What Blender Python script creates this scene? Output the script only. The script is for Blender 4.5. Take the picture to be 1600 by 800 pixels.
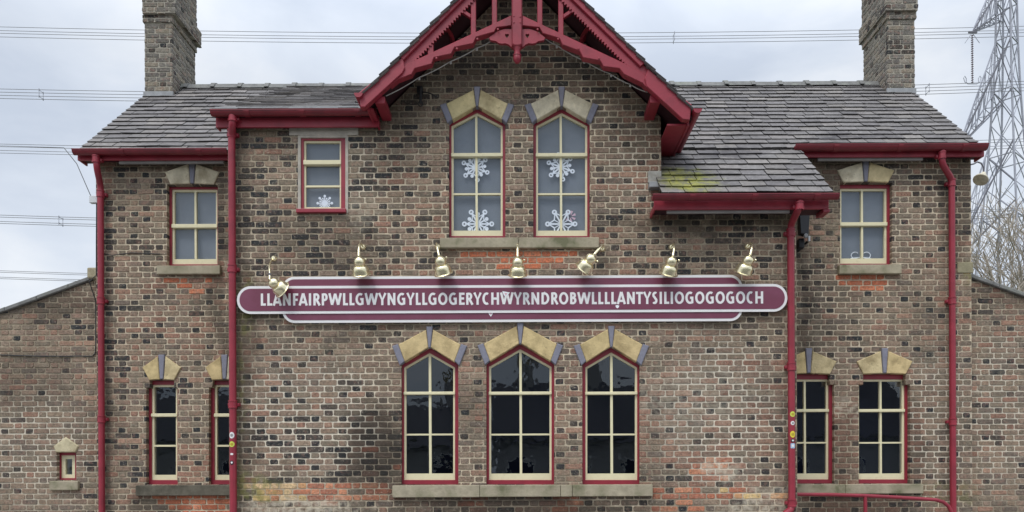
import bpy, bmesh, math, random
from mathutils import Vector, Matrix, noise as mnoise

random.seed(11)
R = math.radians
for o in list(bpy.data.objects):
    bpy.data.objects.remove(o)
scene = bpy.context.scene
col = scene.collection

# ------------------------------------------------------------------ camera
FPX, VX, VY, ROLL, EYE = 1155.0, 820.0, 735.0, R(0.25), 1.6
cam_d = bpy.data.cameras.new('camera')
cam = bpy.data.objects.new('camera', cam_d); col.objects.link(cam)
cam_d.sensor_width = 36.0
cam_d.lens = FPX / 1600 * 36
cam_d.shift_x = -(VX - 800) / 1600
cam_d.shift_y = (VY - 400) / 1600
cam_d.clip_start = 0.1; cam_d.clip_end = 3000
ca, sa = math.cos(ROLL), math.sin(ROLL)
cam.matrix_world = Matrix(((ca, sa, 0, 0), (0, 0, -1, 0), (-sa, ca, 0, EYE), (0, 0, 0, 1)))
scene.camera = cam

# ------------------------------------------------------------------ light
SUN_EL, SUN_AZ = R(54), R(-28)       # azimuth measured from the direction behind the camera, towards the left
sun_d = bpy.data.lights.new('sun', 'SUN'); sun = bpy.data.objects.new('sun', sun_d); col.objects.link(sun)
sun_d.energy = 1.35; sun_d.angle = R(24); sun_d.color = (1.0, 0.965, 0.91)
sdir = Vector((math.sin(SUN_AZ) * math.cos(SUN_EL), -math.cos(SUN_AZ) * math.cos(SUN_EL), math.sin(SUN_EL)))
sun.rotation_euler = sdir.to_track_quat('Z', 'Y').to_euler()
sun.location = sdir * 50

world = bpy.data.worlds.new('World'); scene.world = world; world.use_nodes = True
nt = world.node_tree; N = nt.nodes; L = nt.links; N.clear()
out = N.new('ShaderNodeOutputWorld'); bg = N.new('ShaderNodeBackground')
bg.inputs['Strength'].default_value = 0.1
sky = N.new('ShaderNodeTexSky'); sky.sky_type = 'NISHITA'; sky.sun_disc = False
sky.sun_elevation = SUN_EL; sky.sun_rotation = math.atan2(sdir.x, sdir.y)
tc = N.new('ShaderNodeTexCoord')
sep = N.new('ShaderNodeSeparateXYZ'); L.new(tc.outputs['Generated'], sep.inputs[0])
mapn = N.new('ShaderNodeMapping'); mapn.inputs['Scale'].default_value = (1.0, 1.0, 2.6)
mapn.inputs['Location'].default_value = (0.42, 0.1, 0.35)
L.new(tc.outputs['Generated'], mapn.inputs[0])
n1 = N.new('ShaderNodeTexNoise'); n1.inputs['Scale'].default_value = 3.4; n1.inputs['Detail'].default_value = 7
n1.inputs['Roughness'].default_value = 0.52; n1.inputs['Distortion'].default_value = 0.35
L.new(mapn.outputs[0], n1.inputs['Vector'])
rmp = N.new('ShaderNodeValToRGB'); cr = rmp.color_ramp
cr.elements[0].position = 0.30; cr.elements[0].color = (0.54, 0.60, 0.70, 1)
cr.elements[1].position = 0.72; cr.elements[1].color = (0.84, 0.865, 0.90, 1)
e = cr.elements.new(0.5); e.color = (0.66, 0.715, 0.80, 1)
L.new(n1.outputs['Fac'], rmp.inputs[0])
zr = N.new('ShaderNodeMapRange'); zr.inputs['From Min'].default_value = 0.45; zr.inputs['From Max'].default_value = 0.95
zr.inputs['To Min'].default_value = 10.0; zr.inputs['To Max'].default_value = 25.0
L.new(sep.outputs['Z'], zr.inputs['Value'])
sc = N.new('ShaderNodeVectorMath'); sc.operation = 'SCALE'
L.new(rmp.outputs[0], sc.inputs[0]); L.new(zr.outputs[0], sc.inputs['Scale'])
mx = N.new('ShaderNodeMixRGB'); mx.inputs['Fac'].default_value = 0.9
L.new(sky.outputs[0], mx.inputs[1]); L.new(sc.outputs[0], mx.inputs[2])
L.new(mx.outputs[0], bg.inputs['Color']); L.new(bg.outputs[0], out.inputs['Surface'])

vs = scene.view_settings
vs.view_transform = 'Standard'; vs.look = 'None'; vs.exposure = 0.22; vs.gamma = 1.0; vs.use_curve_mapping = False

# ------------------------------------------------------------------ helpers: pixel <-> world
def W(px, py, D):
    dx, dy = px - VX, py - VY
    return ((dx * ca - dy * sa) / FPX * D, EYE - (dx * sa + dy * ca) / FPX * D)     # (X, Z) at depth D
def P(px, py, D):
    x, z = W(px, py, D); return Vector((x, D, z))
def WL(pts, D): return [W(a, b, D) for a, b in pts]
def m(px, D): return px / FPX * D

def lin(v):
    v /= 255.0
    return v / 12.92 if v <= 0.04045 else ((v + 0.055) / 1.055) ** 2.4
def C(r, g, b, k=1.0): return (lin(r) * k, lin(g) * k, lin(b) * k)

# ------------------------------------------------------------------ helpers: objects
def tag(o, label=None, cat=None, group=None, kind=None):
    if label: o['label'] = label
    if cat: o['category'] = cat
    if group: o['group'] = group
    if kind: o['kind'] = kind
    return o
def empty(name, loc, label=None, cat=None, group=None):
    o = bpy.data.objects.new(name, None); col.objects.link(o); o.location = loc
    o.empty_display_size = 0.2
    return tag(o, label, cat, group)
def wloc(o):
    v = Vector(o.location)
    while o.parent: o = o.parent; v += Vector(o.location)
    return v

class MB:
    """collects faces of one mesh"""
    def __init__(s): s.v = []; s.f = []; s.m = []; s.c = []; s.sm = []; s.mats = []
    def mat(s, mt):
        if mt not in s.mats: s.mats.append(mt)
        return s.mats.index(mt)
    def add(s, vs, fs, mt, c=None, smooth=False):
        b = len(s.v); k = s.mat(mt)
        s.v += [tuple(p) for p in vs]
        for f in fs:
            s.f.append([b + i for i in f]); s.m.append(k); s.c.append(c or (1, 1, 1)); s.sm.append(smooth)
        return s
    def box(s, x0, x1, y0, y1, z0, z1, mt, c=None):
        vs = [(x0,y0,z0),(x1,y0,z0),(x1,y1,z0),(x0,y1,z0),(x0,y0,z1),(x1,y0,z1),(x1,y1,z1),(x0,y1,z1)]
        return s.add(vs, [(3,2,1,0),(4,5,6,7),(0,1,5,4),(1,2,6,5),(2,3,7,6),(3,0,4,7)], mt, c)
    def bbox(s, x0, x1, y0, y1, z0, z1, mt, b=0.006, c=None):
        bm = bmesh.new(); bmesh.ops.create_cube(bm, size=1)
        for v in bm.verts:
            v.co = Vector((x0 + (v.co.x + .5) * (x1 - x0), y0 + (v.co.y + .5) * (y1 - y0), z0 + (v.co.z + .5) * (z1 - z0)))
        bmesh.ops.bevel(bm, geom=bm.edges[:], offset=b, segments=2, affect='EDGES', profile=0.5)
        return s.bm(bm, mt, c)
    def bm(s, bm, mt, c=None, smooth=False):
        bm.verts.index_update()
        s.add([v.co.copy() for v in bm.verts], [[v.index for v in f.verts] for f in bm.faces], mt, c, smooth)
        bm.free(); return s
    def prism(s, poly, y0, y1, mt, c=None, bev=0.0, jig=None):
        """poly in (X,Z), counter-clockwise or not; front at y0, back at y1; bev chamfers the front edges"""
        a = sum(p[0] * q[1] - q[0] * p[1] for p, q in zip(poly, poly[1:] + poly[:1]))
        if a < 0: poly = poly[::-1]
        n = len(poly)
        vs = []
        fr = inset(poly, bev) if bev else poly
        vs += [(x, y0, z) for x, z in fr]
        if bev: vs += [(x, y0 + bev, z) for x, z in poly]
        vs += [(x, y1, z) for x, z in poly]
        fs = [tuple(range(n))]
        rings = 3 if bev else 2
        for r in range(rings - 1):
            for i in range(n):
                j = (i + 1) % n
                fs.append((r*n + j, r*n + i, (r+1)*n + i, (r+1)*n + j))
        fs.append(tuple(range((rings-1)*n, rings*n))[::-1])
        return s.add(vs, fs, mt, c)
    def tube(s, pts, rad, mt, sides=10, c=None, cap=True):
        pts = [Vector(p) for p in pts]; n = len(pts)
        if not isinstance(rad, (list, tuple)): rad = [rad] * n
        t = [(pts[min(i+1, n-1)] - pts[max(i-1, 0)]).normalized() for i in range(n)]
        u = t[0].orthogonal().normalized(); vs = []
        for i in range(n):
            u = (u - t[i] * u.dot(t[i]))
            if u.length < 1e-6: u = t[i].orthogonal()
            u.normalize(); w = t[i].cross(u)
            for k in range(sides):
                a = 2 * math.pi * k / sides
                vs.append(pts[i] + (u * math.cos(a) + w * math.sin(a)) * rad[i])
        fs = []
        for i in range(n - 1):
            for k in range(sides):
                l = (k + 1) % sides
                fs.append((i*sides + k, i*sides + l, (i+1)*sides + l, (i+1)*sides + k))
        if cap: fs.append(tuple(range(sides))[::-1]); fs.append(tuple(range((n-1)*sides, n*sides)))
        return s.add(vs, fs, mt, c, True)
    def lathe(s, prof, mt, M=None, seg=20, c=None):
        """profile of (r, z) from bottom to top, turned round local Z, then moved by M"""
        M = M or Matrix.Identity(4); vs = []; fs = []
        for r, z in prof:
            for k in range(seg):
                a = 2 * math.pi * k / seg
                vs.append(M @ Vector((r * math.cos(a), r * math.sin(a), z)))
        for i in range(len(prof) - 1):
            for k in range(seg):
                l = (k + 1) % seg
                fs.append((i*seg + k, i*seg + l, (i+1)*seg + l, (i+1)*seg + k))
        return s.add(vs, fs, mt, c, True)
    def extr(s, prof, x0, x1, mt, axis='x', c=None, smooth=False, caps=True):
        """closed profile of (a, z) pushed along x (a = y) or along y (a = x)"""
        n = len(prof); vs = []
        for x in (x0, x1):
            for a, z in prof: vs.append((x, a, z) if axis == 'x' else (a, x, z))
        fs = [(i, (i+1) % n, n + (i+1) % n, n + i) for i in range(n)]
        if caps: fs += [tuple(range(n))[::-1], tuple(range(n, 2*n))]
        return s.add(vs, fs, mt, c, smooth)
    def shape(s, outer, holes, y0, y1, mt, c=None):
        """flat shape with holes in (X,Z), pushed from y0 back to y1"""
        cu = bpy.data.curves.new('tmp', 'CURVE'); cu.dimensions = '2D'; cu.fill_mode = 'BOTH'
        cu.extrude = abs(y1 - y0) / 2
        for poly in [outer] + list(holes):
            sp = cu.splines.new('POLY'); sp.points.add(len(poly) - 1)
            for p, q in zip(sp.points, poly): p.co = (q[0], q[1], 0, 1)
            sp.use_cyclic_u = True
        me, = [mesh_of(cu)]
        yc = (y0 + y1) / 2
        s.add([(v.co.x, yc - v.co.z, v.co.y) for v in me.vertices], [list(p.vertices) for p in me.polygons], mt, c)
        bpy.data.meshes.remove(me); return s
    def build(s, name, parent=None, M=None, keep=False, auto=None):
        me = bpy.data.meshes.new(name)
        pts = [Vector(p) for p in s.v]
        if M is not None: pts = [M @ p for p in pts]
        if keep: ctr = Vector((0, 0, 0))
        else:
            ctr = Vector([(min(p[i] for p in pts) + max(p[i] for p in pts)) / 2 for i in range(3)])
        me.from_pydata([tuple(p - ctr) for p in pts], [], s.f)
        for k in s.mats: me.materials.append(k)
        me.polygons.foreach_set('material_index', s.m)
        me.polygons.foreach_set('use_smooth', s.sm)
        at = me.attributes.new('tint', 'FLOAT_COLOR', 'FACE')
        flat = []
        for c in s.c: flat += [c[0], c[1], c[2], 1.0]
        at.data.foreach_set('color', flat)
        me.update(); me.validate()
        if any(s.sm):
            try: me.set_sharp_from_angle(angle=R(40))
            except Exception: pass
        o = bpy.data.objects.new(name, me); col.objects.link(o)
        if parent is not None:
            o.parent = parent
            o.location = ctr if keep else ctr - wloc(parent)
        else: o.location = ctr
        return o

def mesh_of(cu):
    ob = bpy.data.objects.new('tmp', cu); col.objects.link(ob)
    bpy.context.view_layer.update()
    dg = bpy.context.evaluated_depsgraph_get()
    me = bpy.data.meshes.new_from_object(ob.evaluated_get(dg))
    bpy.data.objects.remove(ob); bpy.data.curves.remove(cu)
    return me

def copy_tree(o, parent=None):
    c = o.copy(); col.objects.link(c)
    if parent: c.parent = parent
    for ch in list(o.children): copy_tree(ch, c)
    return c

# 2D polygon helpers -------------------------------------------------
def ccw(poly):
    a = sum(p[0] * q[1] - q[0] * p[1] for p, q in zip(poly, poly[1:] + poly[:1]))
    return list(poly) if a > 0 else list(poly)[::-1]
def area(poly): return abs(sum(p[0] * q[1] - q[0] * p[1] for p, q in zip(poly, poly[1:] + poly[:1]))) / 2
def clip(poly, a, b, keep_left=True):
    res = []; n = len(poly); sg = 1 if keep_left else -1
    def d(p): return sg * ((b[0]-a[0]) * (p[1]-a[1]) - (b[1]-a[1]) * (p[0]-a[0]))
    for i in range(n):
        p, q = poly[i], poly[(i+1) % n]; dp, dq = d(p), d(q)
        if dp >= 0: res.append(p)
        if (dp > 0 and dq < 0) or (dp < 0 and dq > 0):
            t = dp / (dp - dq); res.append((p[0] + (q[0]-p[0]) * t, p[1] + (q[1]-p[1]) * t))
    return res if len(res) > 2 else []
def subtract(poly, hole):
    pieces = []; rem = poly; n = len(hole)
    for i in sorted(range(n), key=lambda i: abs(hole[(i+1) % n][0] - hole[i][0])):
        a, b = hole[i], hole[(i+1) % n]
        o = clip(rem, a, b, False)
        if o and area(o) > 1e-7: pieces.append(o)
        rem = clip(rem, a, b, True)
        if not rem: break
    return pieces
def inset(poly, d):
    """move every edge of a ccw polygon inwards by d"""
    poly = ccw(poly); n = len(poly); res = []
    for i in range(n):
        p0, p1, p2 = Vector(poly[i-1]), Vector(poly[i]), Vector(poly[(i+1) % n])
        e1 = (p1 - p0).normalized(); e2 = (p2 - p1).normalized()
        n1_ = Vector((-e1.y, e1.x)); n2_ = Vector((-e2.y, e2.x))
        bis = n1_ + n2_
        k = bis.dot(n1_)
        if k < 0.25: k = 0.25
        q = p1 + bis * (d / k)
        res.append((q.x, q.y))
    return res
def bb(poly): return min(p[0] for p in poly), max(p[0] for p in poly), min(p[1] for p in poly), max(p[1] for p in poly)
def rect(x0, x1, z0, z1): return [(x0, z0), (x1, z0), (x1, z1), (x0, z1)]

# ------------------------------------------------------------------ materials
def mat(name, base=(.5,.5,.5), rough=0.6, metal=0.0, spec=0.5, attr=False, mottle=0.0, mscale=12.0, bump=0.0, bscale=40.0,
        stain=None, sscale=1.2, samt=0.0, slo=0.5, shi=0.7, speck=None, spscale=60, spthr=0.62, spamt=0.6):
    mt = bpy.data.materials.new(name); mt.use_nodes = True
    t = mt.node_tree; n = t.nodes; l = t.links
    b = n['Principled BSDF']
    b.inputs['Roughness'].default_value = rough; b.inputs['Metallic'].default_value = metal
    b.inputs['Specular IOR Level'].default_value = spec
    geo = n.new('ShaderNodeNewGeometry')
    if attr:
        a = n.new('ShaderNodeAttribute'); a.attribute_name = 'tint'; cur = a.outputs['Color']
    else:
        rgb = n.new('ShaderNodeRGB'); rgb.outputs[0].default_value = (*base, 1); cur = rgb.outputs[0]
    if mottle:
        nz = n.new('ShaderNodeTexNoise'); nz.inputs['Scale'].default_value = mscale; nz.inputs['Detail'].default_value = 5
        nz.inputs['Roughness'].default_value = 0.65
        l.new(geo.outputs['Position'], nz.inputs['Vector'])
        mr = n.new('ShaderNodeMapRange'); mr.inputs['From Min'].default_value = 0.25; mr.inputs['From Max'].default_value = 0.75
        mr.inputs['To Min'].default_value = 1 - mottle; mr.inputs['To Max'].default_value = 1 + mottle
        l.new(nz.outputs['Fac'], mr.inputs['Value'])
        v = n.new('ShaderNodeVectorMath'); v.operation = 'SCALE'
        l.new(cur, v.inputs[0]); l.new(mr.outputs[0], v.inputs['Scale']); cur = v.outputs[0]
    if speck:
        nz = n.new('ShaderNodeTexNoise'); nz.inputs['Scale'].default_value = spscale; nz.inputs['Detail'].default_value = 3
        l.new(geo.outputs['Position'], nz.inputs['Vector'])
        mr = n.new('ShaderNodeMapRange'); mr.inputs['From Min'].default_value = spthr; mr.inputs['From Max'].default_value = spthr + 0.1
        mr.inputs['To Max'].default_value = spamt
        l.new(nz.outputs['Fac'], mr.inputs['Value'])
        x = n.new('ShaderNodeMixRGB'); l.new(mr.outputs[0], x.inputs['Fac']); l.new(cur, x.inputs[1])
        x.inputs[2].default_value = (*speck, 1); cur = x.outputs[0]
    if stain:
        nz = n.new('ShaderNodeTexNoise'); nz.inputs['Scale'].default_value = sscale; nz.inputs['Detail'].default_value = 6
        nz.inputs['Roughness'].default_value = 0.6
        l.new(geo.outputs['Position'], nz.inputs['Vector'])
        mr = n.new('ShaderNodeMapRange'); mr.inputs['From Min'].default_value = slo; mr.inputs['From Max'].default_value = shi
        mr.inputs['To Max'].default_value = samt
        l.new(nz.outputs['Fac'], mr.inputs['Value'])
        x = n.new('ShaderNodeMixRGB'); l.new(mr.outputs[0], x.inputs['Fac']); l.new(cur, x.inputs[1])
        x.inputs[2].default_value = (*stain, 1); cur = x.outputs[0]
    l.new(cur, b.inputs['Base Color'])
    if bump:
        nz = n.new('ShaderNodeTexNoise'); nz.inputs['Scale'].default_value = bscale; nz.inputs['Detail'].default_value = 4
        l.new(geo.outputs['Position'], nz.inputs['Vector'])
        bp = n.new('ShaderNodeBump'); bp.inputs['Strength'].default_value = bump; bp.inputs['Distance'].default_value = 0.01
        l.new(nz.outputs['Fac'], bp.inputs['Height']); l.new(bp.outputs[0], b.inputs['Normal'])
    return mt

def blobs(mt, items, colour, dist=0.5, nscale=2.2, thr=0.0, fine=0.0):
    """stains with a place and ragged outline of their own: items = (x, z, rx, rz, amount) in metres on the wall"""
    t = mt.node_tree; n = t.nodes; l = t.links; b = n['Principled BSDF']
    cur = b.inputs['Base Color'].links[0].from_socket
    geo = n.new('ShaderNodeNewGeometry')
    nz = n.new('ShaderNodeTexNoise'); nz.inputs['Scale'].default_value = nscale; nz.inputs['Detail'].default_value = 6; nz.inputs['Roughness'].default_value = .62
    l.new(geo.outputs['Position'], nz.inputs['Vector'])
    sb = n.new('ShaderNodeVectorMath'); sb.operation = 'SUBTRACT'; sb.inputs[1].default_value = (.5, .5, .5); l.new(nz.outputs['Color'], sb.inputs[0])
    sc_ = n.new('ShaderNodeVectorMath'); sc_.operation = 'SCALE'; sc_.inputs['Scale'].default_value = dist; l.new(sb.outputs[0], sc_.inputs[0])
    ad = n.new('ShaderNodeVectorMath'); ad.operation = 'ADD'; l.new(geo.outputs['Position'], ad.inputs[0]); l.new(sc_.outputs[0], ad.inputs[1])
    tot = None
    for x, z, rx, rz, amt in items:
        m1 = n.new('ShaderNodeVectorMath'); m1.operation = 'SUBTRACT'; m1.inputs[1].default_value = (x, 0, z); l.new(ad.outputs[0], m1.inputs[0])
        m2 = n.new('ShaderNodeVectorMath'); m2.operation = 'MULTIPLY'; m2.inputs[1].default_value = (1 / rx, 0, 1 / rz); l.new(m1.outputs[0], m2.inputs[0])
        ln = n.new('ShaderNodeVectorMath'); ln.operation = 'LENGTH'; l.new(m2.outputs[0], ln.inputs[0])
        mr = n.new('ShaderNodeMapRange'); mr.interpolation_type = 'SMOOTHSTEP'
        mr.inputs['From Min'].default_value = 1.15; mr.inputs['From Max'].default_value = .45; mr.inputs['To Max'].default_value = amt
        l.new(ln.outputs['Value'], mr.inputs['Value'])
        if tot is None: tot = mr.outputs[0]
        else:
            mxn = n.new('ShaderNodeMath'); mxn.operation = 'MAXIMUM'; l.new(tot, mxn.inputs[0]); l.new(mr.outputs[0], mxn.inputs[1]); tot = mxn.outputs[0]
    if fine:
        n2 = n.new('ShaderNodeTexNoise'); n2.inputs['Scale'].default_value = fine; n2.inputs['Detail'].default_value = 5; l.new(geo.outputs['Position'], n2.inputs['Vector'])
        r2 = n.new('ShaderNodeMapRange'); r2.inputs['From Min'].default_value = .38; r2.inputs['From Max'].default_value = .58; l.new(n2.outputs['Fac'], r2.inputs['Value'])
        mm = n.new('ShaderNodeMath'); mm.operation = 'MULTIPLY'; l.new(tot, mm.inputs[0]); l.new(r2.outputs[0], mm.inputs[1]); tot = mm.outputs[0]
    x = n.new('ShaderNodeMixRGB'); l.new(tot, x.inputs['Fac']); l.new(cur, x.inputs[1]); x.inputs[2].default_value = (*colour, 1)
    l.new(x.outputs[0], b.inputs['Base Color'])

K = 1.5      # reflectance of a surface = its lit picture value times this
BR = mat('brick', attr=True, rough=0.88, spec=0.25, mottle=0.45, mscale=34, bump=0.7, bscale=70,
         speck=C(150, 142, 132, 1.1), spscale=48, spthr=0.585, spamt=0.4, stain=C(50, 46, 42), sscale=0.9, samt=0.4, slo=0.5, shi=0.72)
MO = mat('mortar', base=C(172, 160, 140, 1.42), rough=0.95, spec=0.1, mottle=0.3, mscale=9, bump=0.6, bscale=60,
         stain=C(104, 94, 80, 1.1), sscale=0.75, samt=0.8, slo=0.43, shi=0.66)
SL = mat('slate', attr=True, rough=0.8, spec=0.22, mottle=0.28, mscale=14, bump=0.35, bscale=50,
         speck=C(170, 172, 168), spscale=22, spthr=0.63, spamt=0.5, stain=C(62, 60, 62), sscale=1.3, samt=0.45, slo=0.5, shi=0.7)
RT = mat('ridge_tile', base=C(112, 112, 110, 1.1), rough=0.8, mottle=0.35, mscale=10, bump=0.4, stain=C(150, 155, 140), sscale=6, samt=0.5, slo=0.52, shi=0.7)
RED = mat('red_paint', base=C(138, 42, 56, 1.15), rough=0.4, mottle=0.16, mscale=5, bump=0.1, bscale=25,
          stain=C(92, 30, 40), sscale=3.5, samt=0.5, slo=0.5, shi=0.75)
GUT = mat('gutter_red', base=C(112, 32, 42, 1.1), rough=0.4, mottle=0.18, mscale=5, bump=0.1, bscale=25, stain=C(70, 26, 32), sscale=3, samt=0.55, slo=0.48, shi=0.72)
CRM = mat('cream_paint', base=C(222, 214, 178, 1.05), rough=0.45, mottle=0.07, mscale=9, stain=C(170, 160, 125), sscale=9, samt=0.35, slo=0.58, shi=0.75)
SILLD = mat('sooty_sill_stone', base=C(92, 88, 78, 1.3), rough=0.92, spec=0.2, mottle=0.3, mscale=9, bump=0.5, bscale=35, stain=C(60, 58, 50), sscale=4, samt=.7, slo=.46, shi=.66)
SND = mat('sandstone', attr=True, rough=0.9, spec=0.2, mottle=0.26, mscale=8, bump=0.6, bscale=40, stain=C(116, 98, 66), sscale=4.5, samt=0.6, slo=0.47, shi=0.72, speck=C(90, 84, 70), spscale=30, spthr=.66, spamt=.5)
KEY = mat('blue_grey_stone', base=C(116, 116, 128, 1.25), rough=0.8, mottle=0.16, mscale=14, bump=0.3)
SILL = mat('sill_stone', base=C(142, 134, 116, 1.45), rough=0.92, spec=0.2, mottle=0.28, mscale=9, bump=0.5, bscale=35,
           stain=C(92, 96, 68), sscale=4.5, samt=0.8, slo=0.46, shi=0.66)
CEM = mat('cement_render', base=C(160, 154, 144, 1.3), rough=0.95, mottle=0.25, mscale=8, bump=0.5)
DARKIN = mat('unlit_interior', base=(0.010, 0.014, 0.034), rough=0.9, spec=0.0)  # near-black navy carries the dimness of the unlit rooms
PLA = mat('shade_black_lining', base=(0.02, 0.02, 0.02), rough=0.95)  # near-black, so the gaps between slates above it read as shadow
BLI = mat('grey_blind', base=(0.175, 0.195, 0.218), rough=0.9, mottle=0.22, mscale=1.6)
BRASS = mat('polished_brass', base=(0.93, 0.84, 0.57), rough=0.26, metal=0.9, mottle=0.12, mscale=25)
MAR = mat('sign_maroon', base=C(108, 52, 72, 1.15), rough=0.36, mottle=0.1, mscale=2.5, stain=C(140, 82, 108), sscale=2.2, samt=0.4, slo=0.46, shi=0.7)
WHT = mat('sign_white', base=(0.80, 0.79, 0.79), rough=0.45, mottle=0.04, mscale=8)
PAPER = mat('white_paper', base=(0.86, 0.89, 0.92), rough=0.8)
STEEL = mat('galvanised_steel', base=(0.33, 0.34, 0.40), rough=0.6, metal=0.0, mottle=0.2, mscale=0.8)
DKST = mat('dark_steel', base=(0.13, 0.13, 0.155), rough=0.6, metal=0.0)
WIRE = mat('aluminium_wire', base=(0.16, 0.16, 0.17), rough=0.6)
BLK = mat('black_plastic', base=(0.012, 0.013, 0.018), rough=0.4)
IRON = mat('wrought_iron', base=(0.02, 0.02, 0.022), rough=0.6)
CAB = mat('dark_cable', base=(0.05, 0.05, 0.05), rough=0.6)
LCAB = mat('pale_cable', base=(0.45, 0.44, 0.42), rough=0.6)
BATT = mat('grey_batten', base=(0.26, 0.25, 0.24), rough=0.7, mottle=0.25, mscale=6)
BOXW = mat('white_plastic', base=(0.62, 0.64, 0.66), rough=0.45)
LEAD = mat('lead_flashing', base=(0.30, 0.31, 0.32), rough=0.6, mottle=0.25, mscale=9)
FAD = mat('faded_cream_metal', base=(0.60, 0.55, 0.42), rough=0.5, mottle=0.3, mscale=20, stain=(0.3, 0.22, 0.1), sscale=14, samt=0.6)
POT = mat('clay_pot', base=(0.36, 0.30, 0.20), rough=0.85, mottle=0.3, mscale=10, stain=(0.30, 0.34, 0.12), sscale=6, samt=0.7)
BARK = mat('pale_bark', base=(0.33, 0.29, 0.24), rough=0.9, mottle=0.3, mscale=6)
PAVE = mat('platform_paving', base=(0.24, 0.23, 0.22), rough=0.9, mottle=0.2, mscale=2, bump=0.3)
GRND = mat('rough_grass_ground', base=(0.10, 0.12, 0.055), rough=0.95, mottle=0.35, mscale=0.6)
ROAD = mat('asphalt', base=(0.055, 0.055, 0.058), rough=0.9, mottle=0.2, mscale=4)
REND = mat('house_render', base=(0.42, 0.41, 0.40), rough=0.9, mottle=0.1)
HROOF = mat('house_roof_slate', base=(0.08, 0.08, 0.09), rough=0.8, mottle=0.2)

def glass(name, tint, refl):
    mt = bpy.data.materials.new(name); mt.use_nodes = True
    t = mt.node_tree; n = t.nodes; l = t.links; n.clear()
    o = n.new('ShaderNodeOutputMaterial'); mxs = n.new('ShaderNodeMixShader')
    tr = n.new('ShaderNodeBsdfTransparent'); tr.inputs[0].default_value = (*tint, 1)
    gl = n.new('ShaderNodeBsdfGlossy'); gl.inputs['Roughness'].default_value = 0.015; gl.inputs[0].default_value = (0.86, 0.93, 1, 1)
    fr = n.new('ShaderNodeFresnel'); fr.inputs['IOR'].default_value = 1.5
    g2 = n.new('ShaderNodeNewGeometry'); io = n.new('ShaderNodeMapRange'); io.inputs['To Min'].default_value = 1.5; io.inputs['To Max'].default_value = 1 / 1.5
    l.new(g2.outputs['Backfacing'], io.inputs['Value']); l.new(io.outputs[0], fr.inputs['IOR'])     # the same pane from both sides
    mu = n.new('ShaderNodeMath'); mu.operation = 'MULTIPLY'; mu.inputs[1].default_value = refl
    geo = n.new('ShaderNodeNewGeometry'); nz = n.new('ShaderNodeTexNoise'); nz.inputs['Scale'].default_value = 5
    l.new(geo.outputs['Position'], nz.inputs['Vector'])
    bp = n.new('ShaderNodeBump'); bp.inputs['Strength'].default_value = 0.035; bp.inputs['Distance'].default_value = 0.05
    l.new(nz.outputs['Fac'], bp.inputs['Height']); l.new(bp.outputs[0], gl.inputs['Normal'])
    l.new(fr.outputs[0], mu.inputs[0]); l.new(mu.outputs[0], mxs.inputs[0])
    l.new(tr.outputs[0], mxs.inputs[1]); l.new(gl.outputs[0], mxs.inputs[2]); l.new(mxs.outputs[0], o.inputs[0])
    return mt
TIMB = mat('shaded_red_timber', base=(0.045, 0.012, 0.018), rough=.7)  # red timber coloured near black for the deep shade beneath the roofs
GLASS = glass('window_glass', (0.93, 0.95, 0.98), 1.9)

# ------------------------------------------------------------------ main dimensions (metres, camera at 0,0,1.6 looking along +Y)
DB, DW, DE = 9.3, 10.2, 10.34            # face of the projecting bay, of the wings, of the low side walls
XL, XR = W(357, 500, DB)[0], W(1245, 560, DB)[0]       # corners of the bay
WXL, WXR = W(150, 400, DW)[0], W(1518, 400, DW)[0]     # corners of the wings
X0 = -0.045                                             # gable centre line
APEX = EYE + 837 / FPX * 8.75                           # top of the gable roof
GR_ = W(1033, 240, DB)[0]                               # right corner of the gable wall
EAVE_D, EAVE_Z, SLOPE = 10.0, EYE + 4.33, 0.926         # main roof: slate line at the wing eaves
RIDGE_D = 12.13; RIDGE_Z = EAVE_Z + SLOPE * (RIDGE_D - EAVE_D)
BACK_D = 14.1
def roof_z(d): return EAVE_Z + SLOPE * (d - EAVE_D)

# ------------------------------------------------------------------ ground
def structure(name, mb): return tag(mb.build(name), kind='structure')
structure('ground', MB().add([(-900,-700,-0.02),(900,-700,-0.02),(900,1500,-0.02),(-900,1500,-0.02)], [(0,1,2,3)], GRND))
structure('pavement', MB().box(-40, 40, 3.5, 10.5, -0.3, 0.0, PAVE))
structure('road', MB().add([(-200,-8,-0.012),(200,-8,-0.012),(200,3.4,-0.012),(-200,3.4,-0.012)], [(0,1,2,3)], ROAD))

# ------------------------------------------------------------------ the station building
bld = empty('station_building', (0, DB + 2, 0), 'old brick station house with dark red woodwork, slate roofs and central gable', 'building')

def layer(mt, scale, lo, hi, amt, colour, detail=4, seed=0.0):
    t = mt.node_tree; n = t.nodes; l = t.links; b = n['Principled BSDF']; cur = b.inputs['Base Color'].links[0].from_socket
    geo = n.new('ShaderNodeNewGeometry'); mp = n.new('ShaderNodeMapping'); mp.inputs['Location'].default_value = (seed, seed * .7, seed * 1.3); l.new(geo.outputs['Position'], mp.inputs[0])
    nz = n.new('ShaderNodeTexNoise'); nz.inputs['Scale'].default_value = scale; nz.inputs['Detail'].default_value = detail; nz.inputs['Roughness'].default_value = .6; l.new(mp.outputs[0], nz.inputs['Vector'])
    mr = n.new('ShaderNodeMapRange'); mr.inputs['From Min'].default_value = lo; mr.inputs['From Max'].default_value = hi; mr.inputs['To Max'].default_value = amt; l.new(nz.outputs['Fac'], mr.inputs['Value'])
    x = n.new('ShaderNodeMixRGB'); l.new(mr.outputs[0], x.inputs['Fac']); l.new(cur, x.inputs[1]); x.inputs[2].default_value = (*colour, 1); l.new(x.outputs[0], b.inputs['Base Color'])
layer(BR, 15, .52, .70, .34, C(146, 108, 94, K), seed=3)       # pinkish fired patches
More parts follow.
